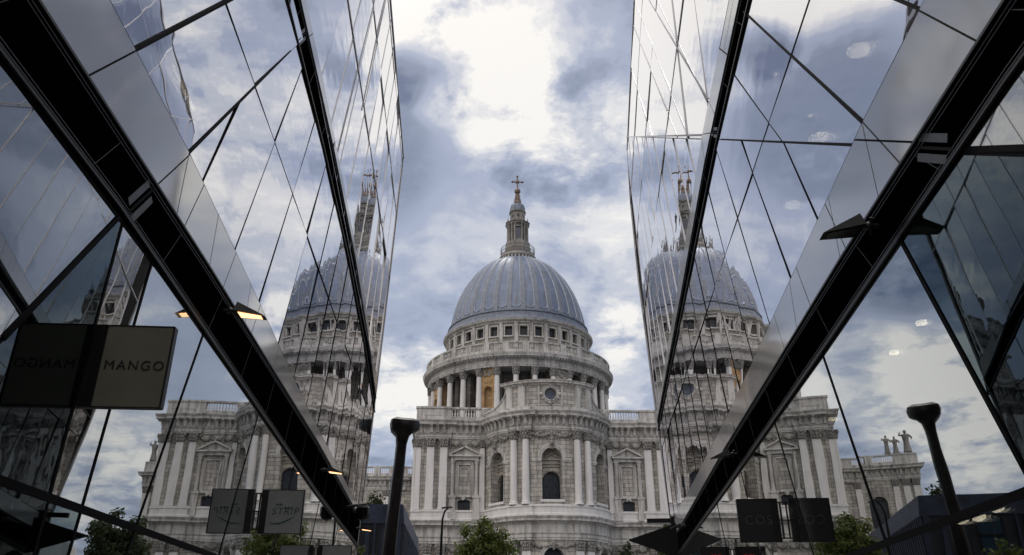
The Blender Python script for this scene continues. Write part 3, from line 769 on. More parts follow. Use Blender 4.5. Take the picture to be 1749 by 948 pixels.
# --- transepts with balustrade and statues
def statue(mb, x, e, z, h, arm):
    mb.lathe([(.55 * h / 3, z), (.5 * h / 3, z + .05 * h), (.34 * h / 3, z + .45 * h), (.42 * h / 3, z + .62 * h), (.5 * h / 3, z + .75 * h), (.4 * h / 3, z + .82 * h), (.14 * h / 3, z + .85 * h), (.13 * h / 3, z + .88 * h)], 10, (x, -e))
    mb.blob(P(x, e, z + .94 * h), .075 * h, 8, 6, 1.2)
    for sg in (-1, 1):
        up = arm if sg > 0 else -.2
        mb.tube([P(x + sg * .14 * h, e, z + .78 * h), P(x + sg * .26 * h, e + .1, z + (.66 + .12 * up) * h), P(x + sg * .22 * h, e + .25, z + (.62 + .3 * up) * h)], [.055 * h, .045 * h, .03 * h], 6)
for sx in (-1, 1):
    t = MB(); ew, ee_ = -14, 5.0; xo = 40.0
    path = [(XW, ee_), (25, ee_), (25, ee_ + .4), (28, ee_ + .4), (28, ee_), (36.5, ee_), (36.5, ee_ + .4), (xo, ee_ + .4), (xo, ew)]
    if sx < 0: path = [(-x, e) for x, e in path[::-1]]
    wp2 = MB(); s0, s1 = sorted((sx * XW, sx * xo))
    wall(t, s0, s1, 0, 30.4, [(sx * 32, 1.4, 18.5, 23, 1.), (sx * 32, 1.4, 3, 9, 1.)], flat_map(ee_), .7, 2, wp2)
    t.poly([P(sx * xo, ee_, 0), P(sx * xo, ew, 0), P(sx * xo, ew, 30.4), P(sx * xo, ee_, 30.4)][::sx], [(0, 0), (19, 0), (19, 30.4), (0, 30.4)])
    t.poly([P(sx * xo, ew, 0), P(sx * XW, ew, 0), P(sx * XW, ew, 30.4), P(sx * xo, ew, 30.4)])
    t.poly([P(sx * XW, ee_, 30.38), P(sx * xo, ee_, 30.38), P(sx * xo, ew, 30.38), P(sx * XW, ew, 30.38)])
    tw = t.build('transept_wall', M_ASH, CA); wp2.build('window', M_WIN, tw)
    t2 = MB()
    sweep(t2, path, [(-.05, 27.5), (.14, 27.55), (.14, 27.78), (.22, 27.8), (.22, 28.08), (.36, 28.28), (.08, 28.34), (.08, 29.3), (.34, 29.38), (.34, 29.5), (1.0, 29.6), (1.0, 29.88), (1.22, 30.22), (1.22, 30.32), (.15, 30.5)])
    sweep(t2, path, [(.25, 30.4), (.12, 30.56), (.12, 31.05), (-.7, 31.06)])
    sweep(t2, path, [(.05, 12.), (.36, 13.0), (.1, 13.06), (.1, 14.2), (.3, 14.36), (1.05, 15.2), (.3, 15.36), (.3, 16.7), (.02, 16.9)])
    for x, e, nx, ne in along(path, 1.0, .5): obox(t2, x, e, nx, ne, .46, .05, .6, 28.42, 29.42, None, .3)
    sweep(t2, path, [(-.6, 32.3), (.25, 32.3), (.25, 32.55), (-.6, 32.55)])
    for xp, w in ((26.5, 4.0), (38.2, 4.2), (21, 1.5), (31.2, 1.2)): t2.box(sx * xp - w / 2, sx * xp + w / 2, -(ee_ + .5), -(ee_ - .6), 30.5, 32.32)
    t2.box(min(sx * 23.6, sx * 20.4), max(sx * 23.6, sx * 20.4), -(ee_ + 1.5), -ee_, 15, 33.6)
    t2.build('transept_cornice', M_ST, CA)
    b2 = MB(); balusters(b2, [(sx * (21.9 + .45 * k), ee_ - .05) for k in range(33) if not (24.5 < 21.9 + .45 * k < 28.6)], 31.05, 1.25, 6); balusters(b2, [(sx * (xo - .1), 3 - .5 * k) for k in range(30)], 31.05, 1.25, 5)
    b2.build('transept_balusters', M_PALE, CA)
    for xp in (22.5, 29.0, 35.5, 37.5, 39.3):
        m = MB(); m.box(sx * xp - .6, sx * xp + .6, -(ee_ + .34), -ee_, 16.85, 26.2); o = m.build('pilaster', M_PALE, CA); capital(o, True, sx * xp, ee_, 26.17, 0)
    for k, (xx, hh, arm) in enumerate(((39.0, 4.3, 1.), (36.9, 3.2, .2), (35.2, 3.6, .8))):
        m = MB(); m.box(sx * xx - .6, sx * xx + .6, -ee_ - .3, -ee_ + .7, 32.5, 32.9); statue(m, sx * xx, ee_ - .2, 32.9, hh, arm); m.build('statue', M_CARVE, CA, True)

# --- drum
dr = MB()
dr.lathe([(22.3, 28), (22.3, 38.6), (21.9, 38.9), (21.9, 39.4), (15, 39.4)], 96)
dr.build('drum_podium', M_DRUM, CA)
di = MB(); dn = MB()
RI = 16.7
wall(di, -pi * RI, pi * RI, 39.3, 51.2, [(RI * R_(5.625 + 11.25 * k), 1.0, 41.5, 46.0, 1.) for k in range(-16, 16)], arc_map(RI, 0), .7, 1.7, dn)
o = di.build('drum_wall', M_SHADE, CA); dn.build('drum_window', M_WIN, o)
PHN = 0.0
for k in range(32):
    t = R_(5.625 + 11.25 * k) + PHN
    x, e = 20.55 * sin(t), 20.55 * cos(t)
    m = MB(); m.lathe([(.80, 39.4), (.80, 39.7), (.66, 39.85), (.62, 40.1), (.62, 43.5), (.54, 49.2)], 14, (x, -e))
    o = m.build('drum_column', M_PALE, CA, True)
    c = capital(o, False, x, e, 49.2, t); c.scale = (1.12, 1.12, 1.38)
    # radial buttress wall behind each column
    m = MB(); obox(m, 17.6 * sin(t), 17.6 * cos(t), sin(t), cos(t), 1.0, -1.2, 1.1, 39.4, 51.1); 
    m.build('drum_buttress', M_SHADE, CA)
for k in range(8):
    t = R_(22.5 + 45 * k) + PHN
    m = MB(); RN = 20.45; Mn = arc_map(RN, 0); pn = MB()
    s = RN * t
    wall(m, s - 1.42, s + 1.42, 39.4, 51.1, [(s, .86, 40.4, 46.1, 1.)], Mn, 1.0, .5, pn)
    archivolt(m, s, .88, 1.15, 46.1, Mn, -.1)
    for zz in (45.75,): 
        for sg in (-1, 1): obox(m, RN * sin(t + sg * .055), RN * cos(t + sg * .055), sin(t), cos(t), .5, -.1, .16, zz, zz + .3)
    obox(m, RN * sin(t), RN * cos(t), sin(t), cos(t), 1.7, -.02, .1, 47.8, 48.7)
    for sg in (-1, 1):
        tt = t + sg * .068; obox(m, RN * .93 * sin(tt), RN * .93 * cos(tt), sin(tt), cos(tt), .12, -2.2, 1.4, 39.4, 51.1)
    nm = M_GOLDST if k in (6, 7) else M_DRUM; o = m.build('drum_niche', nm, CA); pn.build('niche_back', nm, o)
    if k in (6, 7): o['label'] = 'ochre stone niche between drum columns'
    m = MB()
    for j in range(16): 
        tt = t + random.uniform(-.055, .055); m.blob(P(RN * 1.005 * sin(tt), RN * 1.005 * cos(tt), random.uniform(49.3, 50.7)), random.uniform(.15, .3), 6, 4)
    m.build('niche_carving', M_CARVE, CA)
pe = MB()
pe.lathe([(16.7, 51.1), (19.95, 51.1), (19.95, 51.05), (21.1, 51.05), (21.1, 51.4), (21.2, 51.42), (21.2, 51.75), (21.3, 51.9), (21.12, 51.95), (21.12, 52.65), (21.4, 52.75), (21.5, 52.95), (22.25, 53.05), (22.25, 53.35), (22.5, 53.7), (22.5, 53.8), (21.9, 54.0), (21.9, 54.05), (16, 54.06)], 128)
pe.build('drum_entablature', M_ST, CA, True)
m = MB()
for k in range(190):
    t = 2 * pi * k / 190; obox(m, 21.3 * sin(t), 21.3 * cos(t), sin(t), cos(t), .36, .05, .72, 52.78, 53.04)
m.build('drum_dentils', M_ST, CA)
m = MB()
m.lathe([(21.75, 54.05), (21.75, 54.6), (21.6, 54.62), (21.2, 54.62)], 96)
m.lathe([(21.2, 56.05), (21.75, 56.05), (21.78, 56.35), (21.2, 56.4)], 96)
for k in range(32):
    t = R_(11.25 * k); obox(m, 21.4 * sin(t), 21.4 * cos(t), sin(t), cos(t), 1.3, -.25, .32, 54.05, 56.05)
m.build('stone_gallery_rail', M_ST, CA)
for k in range(32):
    m = MB()
    for j in range(7):
        t = R_(11.25 * k + 2.4 + j * 1.07); m.lathe([(a, 54.62 + b) for a, b in baluster_prof(1.43, .155)], 6, (21.45 * sin(t), -21.45 * cos(t)))
    m.build('stone_gallery_balusters', M_ST, CA, True)
# attic storey of the drum
RD = 17.05
m = MB(); pn = MB()
wall(m, -pi * RD, pi * RD, 54.0, 62.6, [(RD * R_(11.25 * k), .83, 59.35, 61.55, 0) for k in range(-15, 16)] , arc_map(RD, 0), .75, 1.7, pn)
o = m.build('drum_attic', M_DRUM, CA)
n_ = len(pn.f) // 31
for i_ in range(31):
    pi_ = MB(); [pi_.poly([pn.v[q] for q in f_], u_) for f_, u_ in list(zip(pn.f, pn.uv))[i_ * n_:(i_ + 1) * n_]]; pi_.build('attic_window', M_WIN, o)
m = MB()
for k in range(32):
    t = R_(11.25 * k); tt = R_(11.25 * k + 5.625)
    x, e, nx, ne = RD * sin(t), RD * cos(t), sin(t), cos(t)
    for sg in (-1, 1): obox(m, x + ne * sg * .97, e - nx * sg * .97, nx, ne, .26, -.1, .14, 59.1, 61.7)
    obox(m, x, e, nx, ne, 2.2, -.1, .16, 61.57, 61.85); obox(m, x, e, nx, ne, 2.4, -.1, .26, 59.0, 59.3)
    obox(m, RD * sin(tt), RD * cos(tt), sin(tt), cos(tt), .82, -.1, .24, 56.4, 62.3)
m.build('window_surround', M_ST, CA)
m = MB()
m.lathe([(17.0, 62.2), (17.35, 62.3), (17.35, 62.6), (17.9, 62.8), (18.1, 63.2), (17.9, 63.3)], 128)
m.build('attic_cornice', M_ST, CA, True)
m = MB()
m.lathe([(17.95, 63.3), (17.4, 63.9), (17.35, 64.5), (17.0, 64.7), (16.9, 65.3), (17.1, 65.35), (17.1, 65.55), (16.55, 65.8), (16.5, 66.1)], 128)
m.build('lead_steps', M_LEADDARK, CA, True)
# dome
def dome_r(z): return 16.4 * math.sqrt(max(0, 1 - ((z - 62.6) / 23.0) ** 2))
zs = [65.9 + (84.9 - 65.9) * i / 40 for i in range(41)]
m = MB(); m.lathe([(dome_r(z), z) for z in zs] + [(.01, 85.3)], 128)
m.build('dome', M_LEAD, CA, True)
for k in range(32):
    t = R_(11.25 * k)
    m = MB()
    zz = [66.0 + (84.6 - 66.0) * i / 26 for i in range(27)]
    for a, b in zip(zz, zz[1:]):
        for z in (0,):
            w0 = .052 ; 
            pa, pb = dome_r(a), dome_r(b)
            f0, f1 = pa + .30, pb + .30
            q = lambda r, d, z: P(r * sin(t + d), r * cos(t + d), z)
            d0 = .030
            m.poly([q(f0, -d0, a), q(f0, d0, a), q(f1, d0, b), q(f1, -d0, b)])
            m.poly([q(pa, -d0 * 1.5, a), q(f0, -d0, a), q(f1, -d0, b), q(pb, -d0 * 1.5, b)])
            m.poly([q(f0, d0, a), q(pa, d0 * 1.5, a), q(pb, d0 * 1.5, b), q(f1, d0, b)])
    q = lambda d, z: P((dome_r(z) + .06) * sin(t + d), (dome_r(z) + .06) * cos(t + d), z)
    # bead round the hollow beside the rib, with a rounded foot
    h = R_(5.625); zb = 67.5
    loop = [q(h + .062, z) for z in zz[26:1:-2]] + [q(h + .062 * cos(aa), zb - 1.05 * sin(aa)) for aa in [pi * i / 8 for i in range(9)]] + [q(h - .062, z) for z in zz[2:27:2]]
    o = m.build('dome_rib', M_LEADRIB, CA, True)
    m = MB(); m.tube(loop, .10, 5); m.build('panel_bead', M_BEAD, o, True)
# lantern
LA = MB()
LA.lathe([(4.2, 84.2), (4.2, 84.9), (4.55, 85.2), (4.75, 85.5), (4.75, 85.8), (4.4, 86.2), (4.4, 86.5), (3, 86.5)], 48)
LA.lathe([(3.5, 86.5), (3.5, 88.3), (3.3, 88.5), (3.3, 90.0), (1, 90.0)], 8, (0, 0), pi / 8, 2 * pi + pi / 8)
LA.lathe([(2.05, 90), (2.05, 95.2)], 8, (0, 0), pi / 8, 2 * pi + pi / 8)
for k in range(4):
    t = pi / 2 * k; nx, ne = sin(t), cos(t)
    for sg in (-1, 1):
        obox(LA, ne * sg * .95, -nx * sg * .95, nx, ne, .45, 1.6, 2.45, 90, 95.2)
        x, e = ne * sg * .9 + nx * 2.5, -nx * sg * .9 + ne * 2.5
        LA.lathe([(.3, 90), (.24, 90.4), (.2, 94.6), (.3, 95.2)], 10, (x, -e))
    obox(LA, 0, 0, nx, ne, 1.5, 1.6, 2.3, 94.3, 95.2)
    obox(LA, 0, 0, nx, ne, 1.5, 1.6, 2.35, 90, 90.8)
    t2 = t + pi / 4; x, e = 2.55 * sin(t2), 2.55 * cos(t2)
    obox(LA, 0, 0, sin(t2), cos(t2), .9, 1.5, 2.5, 90, 95.2)
    for sg in (-1, 1): LA.lathe([(.27, 90), (.22, 90.4), (.19, 94.6), (.28, 95.2)], 8, (2.75 * sin(t2) + sg * .42 * cos(t2), -(2.75 * cos(t2) - sg * .42 * sin(t2))))
LA.lathe([(2.2, 95.15), (3.0, 95.2), (3.1, 95.5), (3.35, 95.7), (3.35, 95.85), (2.3, 96.0)], 8, (0, 0), pi / 8, 2 * pi + pi / 8)
LA.lathe([(2.15, 95.9), (2.05, 96.4), (2.0, 98.9), (2.3, 99.1), (2.3, 99.35), (2.0, 99.5)], 8, (0, 0), pi / 8, 2 * pi + pi / 8)
for k in range(8):
    t = pi / 8 + pi / 4 * k; x, e = 2.75 * sin(t), 2.75 * cos(t)
    LA.lathe([(.2, 95.9), (.13, 96.2), (.22, 96.5), (.1, 96.8), (.03, 97.4)], 6, (x, -e))
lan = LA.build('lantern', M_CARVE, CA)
m = MB()
for k in range(4):
    t = pi / 2 * k; nx, ne = sin(t), cos(t)
    obox(m, 0, 0, nx, ne, 1.3, 1.6, 1.98, 90.8, 94.3)
m.build('lantern_window', simple('lantern_glass', (.035, .05, .085), .2), lan)
m = MB()
for k in range(8):
    t = pi / 4 * k
    m.lathe([(.42, 0), (.5, .04), (.42, .08)], 12); break
m = MB()
for k in range(8):
    t = pi / 4 * k; nx, ne = sin(t), cos(t); r = 1.93
    pts = [P(nx * r + ne * .36 * cos(a), ne * r - nx * .36 * cos(a), 97.7 + .36 * sin(a)) for a in [2 * pi * i / 14 for i in range(14)]]
    m.poly(pts)
m.build('round_window', M_WIN, lan)
m = MB(); m.lathe([(4.35, 86.5), (4.35, 86.7), (4.3, 86.72)], 48)
for k in range(72):
    t = 2 * pi * k / 72; m.tube([P(4.33 * sin(t), 4.33 * cos(t), 86.5), P(4.33 * sin(t), 4.33 * cos(t), 88.5)], .035, 4)
for zz in (87.5, 88.5): m.tube([P(4.33 * sin(2 * pi * k / 48), 4.33 * cos(2 * pi * k / 48), zz) for k in range(49)], .06, 5)
m.build('golden_gallery_rail', simple('iron_rail', (.09, .085, .08), .6), lan)
m = MB()
for k in range(32):
    t = 2 * pi * k / 32; obox(m, 4.25 * sin(t), 4.25 * cos(t), sin(t), cos(t), .34, 0, .4, 84.4, 85.3)
m.build('lantern_brackets', M_ST, lan)
m = MB(); m.lathe([(2.0, 99.45), (1.98, 100.2), (1.75, 101.1), (1.3, 101.7), (.85, 102.0)], 24)
for k in range(8):
    t = pi / 4 * k + pi / 8; m.tube([P(r * sin(t), r * cos(t), z) for r, z in ((2.03, 99.5), (2.0, 100.2), (1.77, 101.1), (1.32, 101.72), (.9, 102))], .08, 5)
m.build('lantern_cupola', M_LEADDARK, lan, True)
m = MB(); m.lathe([(.95, 101.9), (1.0, 102.3), (.7, 102.6), (.55, 103.2), (.72, 103.6), (.5, 104.1), (.38, 104.7), (.5, 105.0)], 16)
for k in range(4):
    t = pi / 2 * k + pi / 4
    m.tube([P(r * sin(t), r * cos(t), z) for r, z in ((1.05, 102.2), (1.1, 102.9), (.7, 103.3), (.85, 104), (.45, 104.8))], .16, 6)
m.build('finial', M_GILT, lan, True)
m = MB(); m.blob(P(0, 0, 105.85), .84, 20, 12); m.build('ball', M_GILT, lan, True)
m = MB()
m.tube([P(0, 0, 106.5), P(0, 0, 107.2), P(0, 0, 110.5)], [.3, .2, .2], 8); m.tube([P(-1.35, 0, 108.75), P(1.35, 0, 108.75)], .2, 8)
for x, z in ((-1.35, 108.75), (1.35, 108.75), (0, 110.45)):
    m.blob(P(x, 0, z), .33, 8, 6)
m.blob(P(0, 0, 108.75), .5, 10, 6)
for sg in (-1, 1):
    m.tube([P(-.5, 0, 108.75 + sg * .45), P(.5, 0, 108.75 + sg * .45)], .07, 5); 
m.build('cross', M_GILT, lan, True)

# ================================================================== GLASS BUILDINGS
class Building:
    def __init__(s, side, alpha, d, spec):
        s.side = side; a = R_(alpha)
        s.u = Vector((side * sin(a), cos(a), 0)); s.n = Vector((-side * cos(a), sin(a), 0)); s.p0 = Vector((side * d, 0, 0))
        s.__dict__.update(spec)
        s.rz = math.atan2(s.u.y, s.u.x)
        s.root = thing('glass_office_building', s.label, 'building', s.p0, s.rz)
    def w(s, u, z, off=0.): p = s.p0 + s.u * u + s.n * off; p.z = z; return p
    def l(s, u, z, off=0.): return (u, s.side * off, z)     # local coordinates of the building
def clip(poly, a, b, keep):
    """part of a polygon to the left (keep=1) or right (-1) of line a->b"""
    out = []
    f = lambda p: keep * ((b[0] - a[0]) * (p[1] - a[1]) - (b[1] - a[1]) * (p[0] - a[0]))
    for i, p in enumerate(poly):
        q = poly[(i + 1) % len(poly)]; fp, fq = f(p), f(q)
        if fp >= 0: out.append(p)
        if fp * fq < 0: t = fp / (fp - fq); out.append((p[0] + (q[0] - p[0]) * t, p[1] + (q[1] - p[1]) * t))
    return out
def area(p): return .5 * sum(p[i][0] * p[(i + 1) % len(p)][1] - p[(i + 1) % len(p)][0] * p[i][1] for i in range(len(p)))
def split(cells, a, b, cond=None):
    out = []
    for c in cells:
        if cond:
            cx = sum(p[0] for p in c) / len(c); cz = sum(p[1] for p in c) / len(c)
            if not cond(cx, cz): out.append(c); continue
        l, r = clip(c, a, b, 1), clip(c, a, b, -1)
        k = [x for x in (l, r) if len(x) > 2 and abs(area(x)) > .03]
        out += k if k else [c]
    return out
def inset(poly, d):
    if area(poly) < 0: poly = poly[::-1]
    n = len(poly); res = poly
    for i in range(n):
        a, b = poly[i], poly[(i + 1) % n]; l = math.hypot(b[0] - a[0], b[1] - a[1])
        if l < 1e-6: continue
        nx, nz = -(b[1] - a[1]) / l, (b[0] - a[0]) / l
        A = (a[0] + nx * d, a[1] + nz * d); B = (b[0] + nx * d, b[1] + nz * d)
        res = clip(res, A, B, 1)
        if len(res) < 3: return []
    return res
def pane(B, poly, name, m, off=0., th=.03, gap=.02, jit=0.):
    p = inset(poly, gap)
    if len(p) < 3 or abs(area(p)) < .02: return None
    cu = sum(q[0] for q in p) / len(p); cz = sum(q[1] for q in p) / len(p)
    mb = MB(); ju, jz = random.gauss(0, jit), random.gauss(0, jit)
    F = []; K = []
    for q in p:
        o = max(-.03, min(.03, (q[0] - cu) * ju + (q[1] - cz) * jz))
        o = (q[0] - cu) * ju + (q[1] - cz) * jz
        F.append(B.l(q[0], q[1], off + o)); K.append(B.l(q[0], q[1], off - th + o))
    if B.side < 0: pass
    # local y is towards the corridor for the right building (side=+1), away for the left
    fl = 1 if B.side < 0 else -1
    mb.poly(F[::fl]); mb.poly(K[::-fl])
    n = len(F)
    for i in range(n):
        j = (i + 1) % n; mb.poly([F[j], F[i], K[i], K[j]][::fl])
    return mb.build(name, m, B.root)
def bar(mb, B, a, b, w, o0, o1):
    l = math.hypot(b[0] - a[0], b[1] - a[1])
    if l < 1e-4: return
    nx, nz = -(b[1] - a[1]) / l * w / 2, (b[0] - a[0]) / l * w / 2
    q = lambda p, s, o: B.l(p[0] + nx * s, p[1] + nz * s, o)
    mb.hexa([q(a, -1, o0), q(b, -1, o0), q(b, -1, o1), q(a, -1, o1), q(a, 1, o0), q(b, 1, o0), q(b, 1, o1), q(a, 1, o1)])
def band(B, lo, hi, breaks, u0, u1):
    us = sorted({u0, u1, *[b for b in breaks if u0 < b < u1]})
    return [[(a, lerp_pts(lo, a)), (b, lerp_pts(lo, b)), (b, lerp_pts(hi, b)), (a, lerp_pts(hi, a))] for a, b in zip(us, us[1:])]
def edges(mb, B, cells, w, o0, o1):
    done = set()
    for c in cells:
        for i in range(len(c)):
            a, b = c[i], c[(i + 1) % len(c)]
            k = tuple(sorted((tuple(round(v, 1) for v in a), tuple(round(v, 1) for v in b))))
            if k in done: continue
            done.add(k); bar(mb, B, a, b, w, o0, o1)

def build_side(B):
    s = B; U0 = -14.
    end = B.end                          # polyline of the far edge (u, z) from the ground up to the roof
    ue = lambda z: lerp_pts([(z_, u_) for u_, z_ in end], z)
    # ---- shopfront band
    cells = [[(U0, .15), (B.uL1, .15), (B.uL1, 6.0 - 1.5 * (B.uL1 + 14) / 56), (U0, 6.0)]]
    for a, b in B.l1_joints: cells = split(cells, a, b)
    cells = split(cells, B.transom[0], B.transom[1])
    for a, b, cond in B.l1_folds: cells = split(cells, a, b, cond)
    for c in cells:
        cu_ = sum(q[0] for q in c) / len(c); cz_ = sum(q[1] for q in c) / len(c)
        pane(B, c, 'shop_window', M_L1D if (cu_ < 7.3 and cz_ < B.dark(cu_)) else M_L1, 0, .03, .022, .0007)
    fr = MB(); edges(fr, B, cells, .04, -.05, .008); 
    for a, b in B.l1_thick: bar(fr, B, a, b, .055, -.08, .014)
    bar(fr, B, *B.transom, .075, -.06, .012)
    bar(fr, B, (B.uL1 - .04, .12), (B.uL1 - .04, lerp_pts(B.b1l, B.uL1)), .16, -.2, .04)
    fr.build('shopfront_frame', M_JOINT, B.root)
    # ---- black recessed beam bands
    def beam(lo, hi, u1, name):
        m = MB(); t = MB(); us = sorted({U0, u1, *[q[0] for q in lo + hi if U0 < q[0] < u1]})
        for a, b in zip(us, us[1:]):
            P4 = [(a, lerp_pts(lo, a)), (b, lerp_pts(lo, b)), (b, lerp_pts(hi, b)), (a, lerp_pts(hi, a))]
            ins = .07
            q = lambda p, o: B.l(p[0], p[1], o)
            m.hexa([q(P4[0], -.5), q(P4[1], -.5), q(P4[1], .012), q(P4[0], .012), q(P4[3], -.5), q(P4[2], -.5), q(P4[2], .012), q(P4[3], .012)])
            for (e0, e1, sg) in ((P4[0], P4[1], 1), (P4[3], P4[2], -1)):
                for k, (dz, w, o1) in enumerate(((.018, .030, .045), (.075, .014, .024), (.12, .010, .020))):
                    bar(t, B, (e0[0], e0[1] + sg * dz), (e1[0], e1[1] + sg * dz), w, -.02, o1)
        for k in range(24):
            u = -8 + 2.05 * k
            if u < u1 - .5: bar(t, B, (u, lerp_pts(lo, u) + .1), (u + .42, lerp_pts(hi, u) - .1),   .008, -.02, .0145)
        o = m.build(name, M_SLOT, B.root); t.build('beam_trim', M_TRIM, o)
        return o
    bm1 = beam(B.b1l, B.b1u, B.uL1 + .1, 'black_beam')
    bm2 = beam(B.b2l, B.b2u, B.uL2 + .6, 'black_beam')
    pl = MB(); pl2 = MB()
    for (u, z, du, dz, w) in B.plates:
        l = math.hypot(du, dz); nx, nz = -dz / l * w, du / l * w
        for sg in (-1, 1):
            pl = MB(); bar(pl, B, (u - du + nx * sg, z - dz + nz * sg), (u + du + nx * sg, z + dz + nz * sg), w * .85, -.02, .020); pl.build('steel_plate', M_STEEL, bm1)
        pl2 = MB(); bar(pl2, B, (u - du * 1.4, z - dz * 1.4), (u + du * 1.4, z + dz * 1.4), w * .3, -.02, .024); pl2.build('beam_joint', M_JOINT, bm1)
    pass
    # ---- grey spandrel strips
    for lo, hi, uend, jts in ((B.b1u, B.s1, B.uL1 + .1, B.sp1), (B.b2u, B.s2, B.uL2 + .5, B.sp2)):
        cs_ = band(B, lo, hi, [q[0] for q in lo + hi], U0, uend)
        for a, b in jts: cs_ = split(cs_, a, b)
        for c in cs_: pane(B, c, 'spandrel_panel', M_SPAN, .03, .035, .012, .001)
        fj = MB(); edges(fj, B, cs_, .04, -.03, .018); fj.build('spandrel_joint', M_JOINT, B.root)
    # ---- first-floor glass between the beams
    tops = [(u, (lerp_pts(B.b2l, u) + lerp_pts(B.b2u, u)) / 2) for u in sorted({U0, 60, *[q[0] for q in B.b2l + B.b2u if q[0] > U0]})]
    cs2 = [[(U0, 6.92), (60, 6.92 - 1.65 * 74 / 56)] + tops[::-1]]
    nc = []
    for c in cs2:
        for (a, b) in zip(end, end[1:]): c = clip(c, a, b, 1) if c else c
        if len(c) > 2 and abs(area(c)) > .05: nc.append(c)
    cells = nc
    for a, b, cond in B.l2_lines: cells = split(cells, a, b, cond)
    cells.sort(key=lambda c: c[0][0]); 
    for c in cells: pane(B, c, 'glass_pane', M_L2, 0, .03, .010, .0032)
    f2 = MB(); edges(f2, B, cells, .020, -.05, .011)
    for a, b in B.l2_thick: bar(f2, B, a, b, .036, -.07, .016)
    f2.build('pane_joint', M_JOINT, B.root)
    # ---- upper curtain wall
    zr = B.roof
    top = [(U0, zr), (80, zr)]
    cs3 = [[(U0, 14.25), (9, 14.15), (9, zr), (U0, zr)], [(9, 14.15), (70, 14.15 - 61 * B.l3slope), (70, zr), (9, zr)]]
    nc = []
    for c in cs3:
        for (a, b) in zip(end, end[1:]): c = clip(c, a, b, 1) if c else c
        if len(c) > 2 and abs(area(c)) > .05: nc.append(c)
    cells = nc
    for a, b, cond in B.l3_lines: cells = split(cells, a, b, cond)
    cells.sort(key=lambda c: -abs(area(c)))
    n3 = 0; rest = MB()
    big = [c for c in cells if abs(area(c)) > .12]
    for c in big[:98]: pane(B, c, 'curtain_wall_pane', M_L3, 0, .03, .012, .0048)
    if len(big) > 98:
        objs = []
        for c in big[98:]:
            p = inset(c, .02)
            if len(p) > 2:
                fl = 1 if B.side < 0 else -1
                rest.poly([B.l(q[0], q[1], 0.) for q in p][::fl])
        if rest.f: rest.build('curtain_wall_pane', M_L3, B.root, kind='stuff')
    f3 = MB(); edges(f3, B, cells, .036, -.05, .018); f3.build('curtain_wall_joint', M_JOINT2, B.root)
    f4 = MB()
    for z0, w in B.l3_h: bar(f4, B, (U0, z0), (ue(z0) - .1, z0), w * .55, -.02, .021)
    for a, b in B.l3_thick: bar(f4, B, a, b, .06, -.02, .022)
    f4.build('facade_rail', simple('pale_rail', (.62, .62, .63), .6, .0), B.root)
    # ---- floors, interior, ceilings, downlights
    it = MB()
    for z0, z1, ue_ in ((5.25, 5.75, B.uL1 - .5), (12.3, 12.75, B.uL2 - .8), (B.roof - .3, B.roof, ue(B.roof) - .4)):
        y0, y1 = sorted((B.side * -.14, B.side * -24)); it.box(U0, ue_, y0, y1, z0, z1)
    it.build('floor_slab', M_CEIL, B.root)
    it = MB(); y0, y1 = sorted((B.side * -7, B.side * -7.3)); it.box(U0, B.uL1 - 3, y0, y1, .15, 12.3); it.build('back_wall', M_INT, B.root)
    sh = MB()
    for (a, b) in zip(end, end[1:]):
        sh.poly([B.l(a[0], a[1], 0), B.l(a[0], a[1], -24), B.l(b[0], b[1], -24), B.l(b[0], b[1], 0)])
    sh.poly([B.l(U0, .1, 0), B.l(U0, .1, -24), B.l(U0, zr, -24), B.l(U0, zr, 0)])
    sh.poly([B.l(U0, .1, -24), B.l(end[0][0], .1, -24)] + [B.l(a, b, -24) for a, b in end[1:]] + [B.l(U0, zr, -24)])
    sh.poly([B.l(U0, zr, 0), B.l(end[-1][0], zr, 0), B.l(end[-1][0], zr, -24), B.l(U0, zr, -24)])
    sh.build('outer_wall', simple('dark_cladding', (.05, .052, .056), .3), B.root)
    ed = MB()
    for (a, b) in zip(end, end[1:]): bar(ed, B, (a[0] - .03, a[1]), (b[0] - .03, b[1]), .07, -.06, .03)
    bar(ed, B, (U0, zr + .02), (end[-1][0], zr + .02), .1, -.06, .05)
    ed.build('edge_trim', simple('pale_edge_trim', (.42, .42, .43), .35, .3), B.root)
    for (u, off, z, r) in B.discs:
        dd = MB(); dd.lathe([(r, 0), (r * 1.15, -.02), (r * 1.15, .02)], 20); dd.poly([(r * cos(2 * pi * i / 20), r * sin(2 * pi * i / 20), -.004) for i in range(20)][::-1])
        o = dd.build('downlight', M_DISC, B.root); o.location = (u, B.side * off, z - .03)

def lines_skew(u_ref, z_ref, slope, step, n0, n1, cond=None, span=60):
    """family of parallel joints u = u_ref + k*step + slope*(z - z_ref)"""
    return [((u_ref + k * step - slope * span, z_ref - span), (u_ref + k * step + slope * span, z_ref + span), cond) for k in range(n0, n1)]
def side_of(a, b):
    return lambda u, z: (b[0] - a[0]) * (z - a[1]) - (b[1] - a[1]) * (u - a[0])
HZ = lambda z, cond=None: ((-60, z), (90, z), cond)
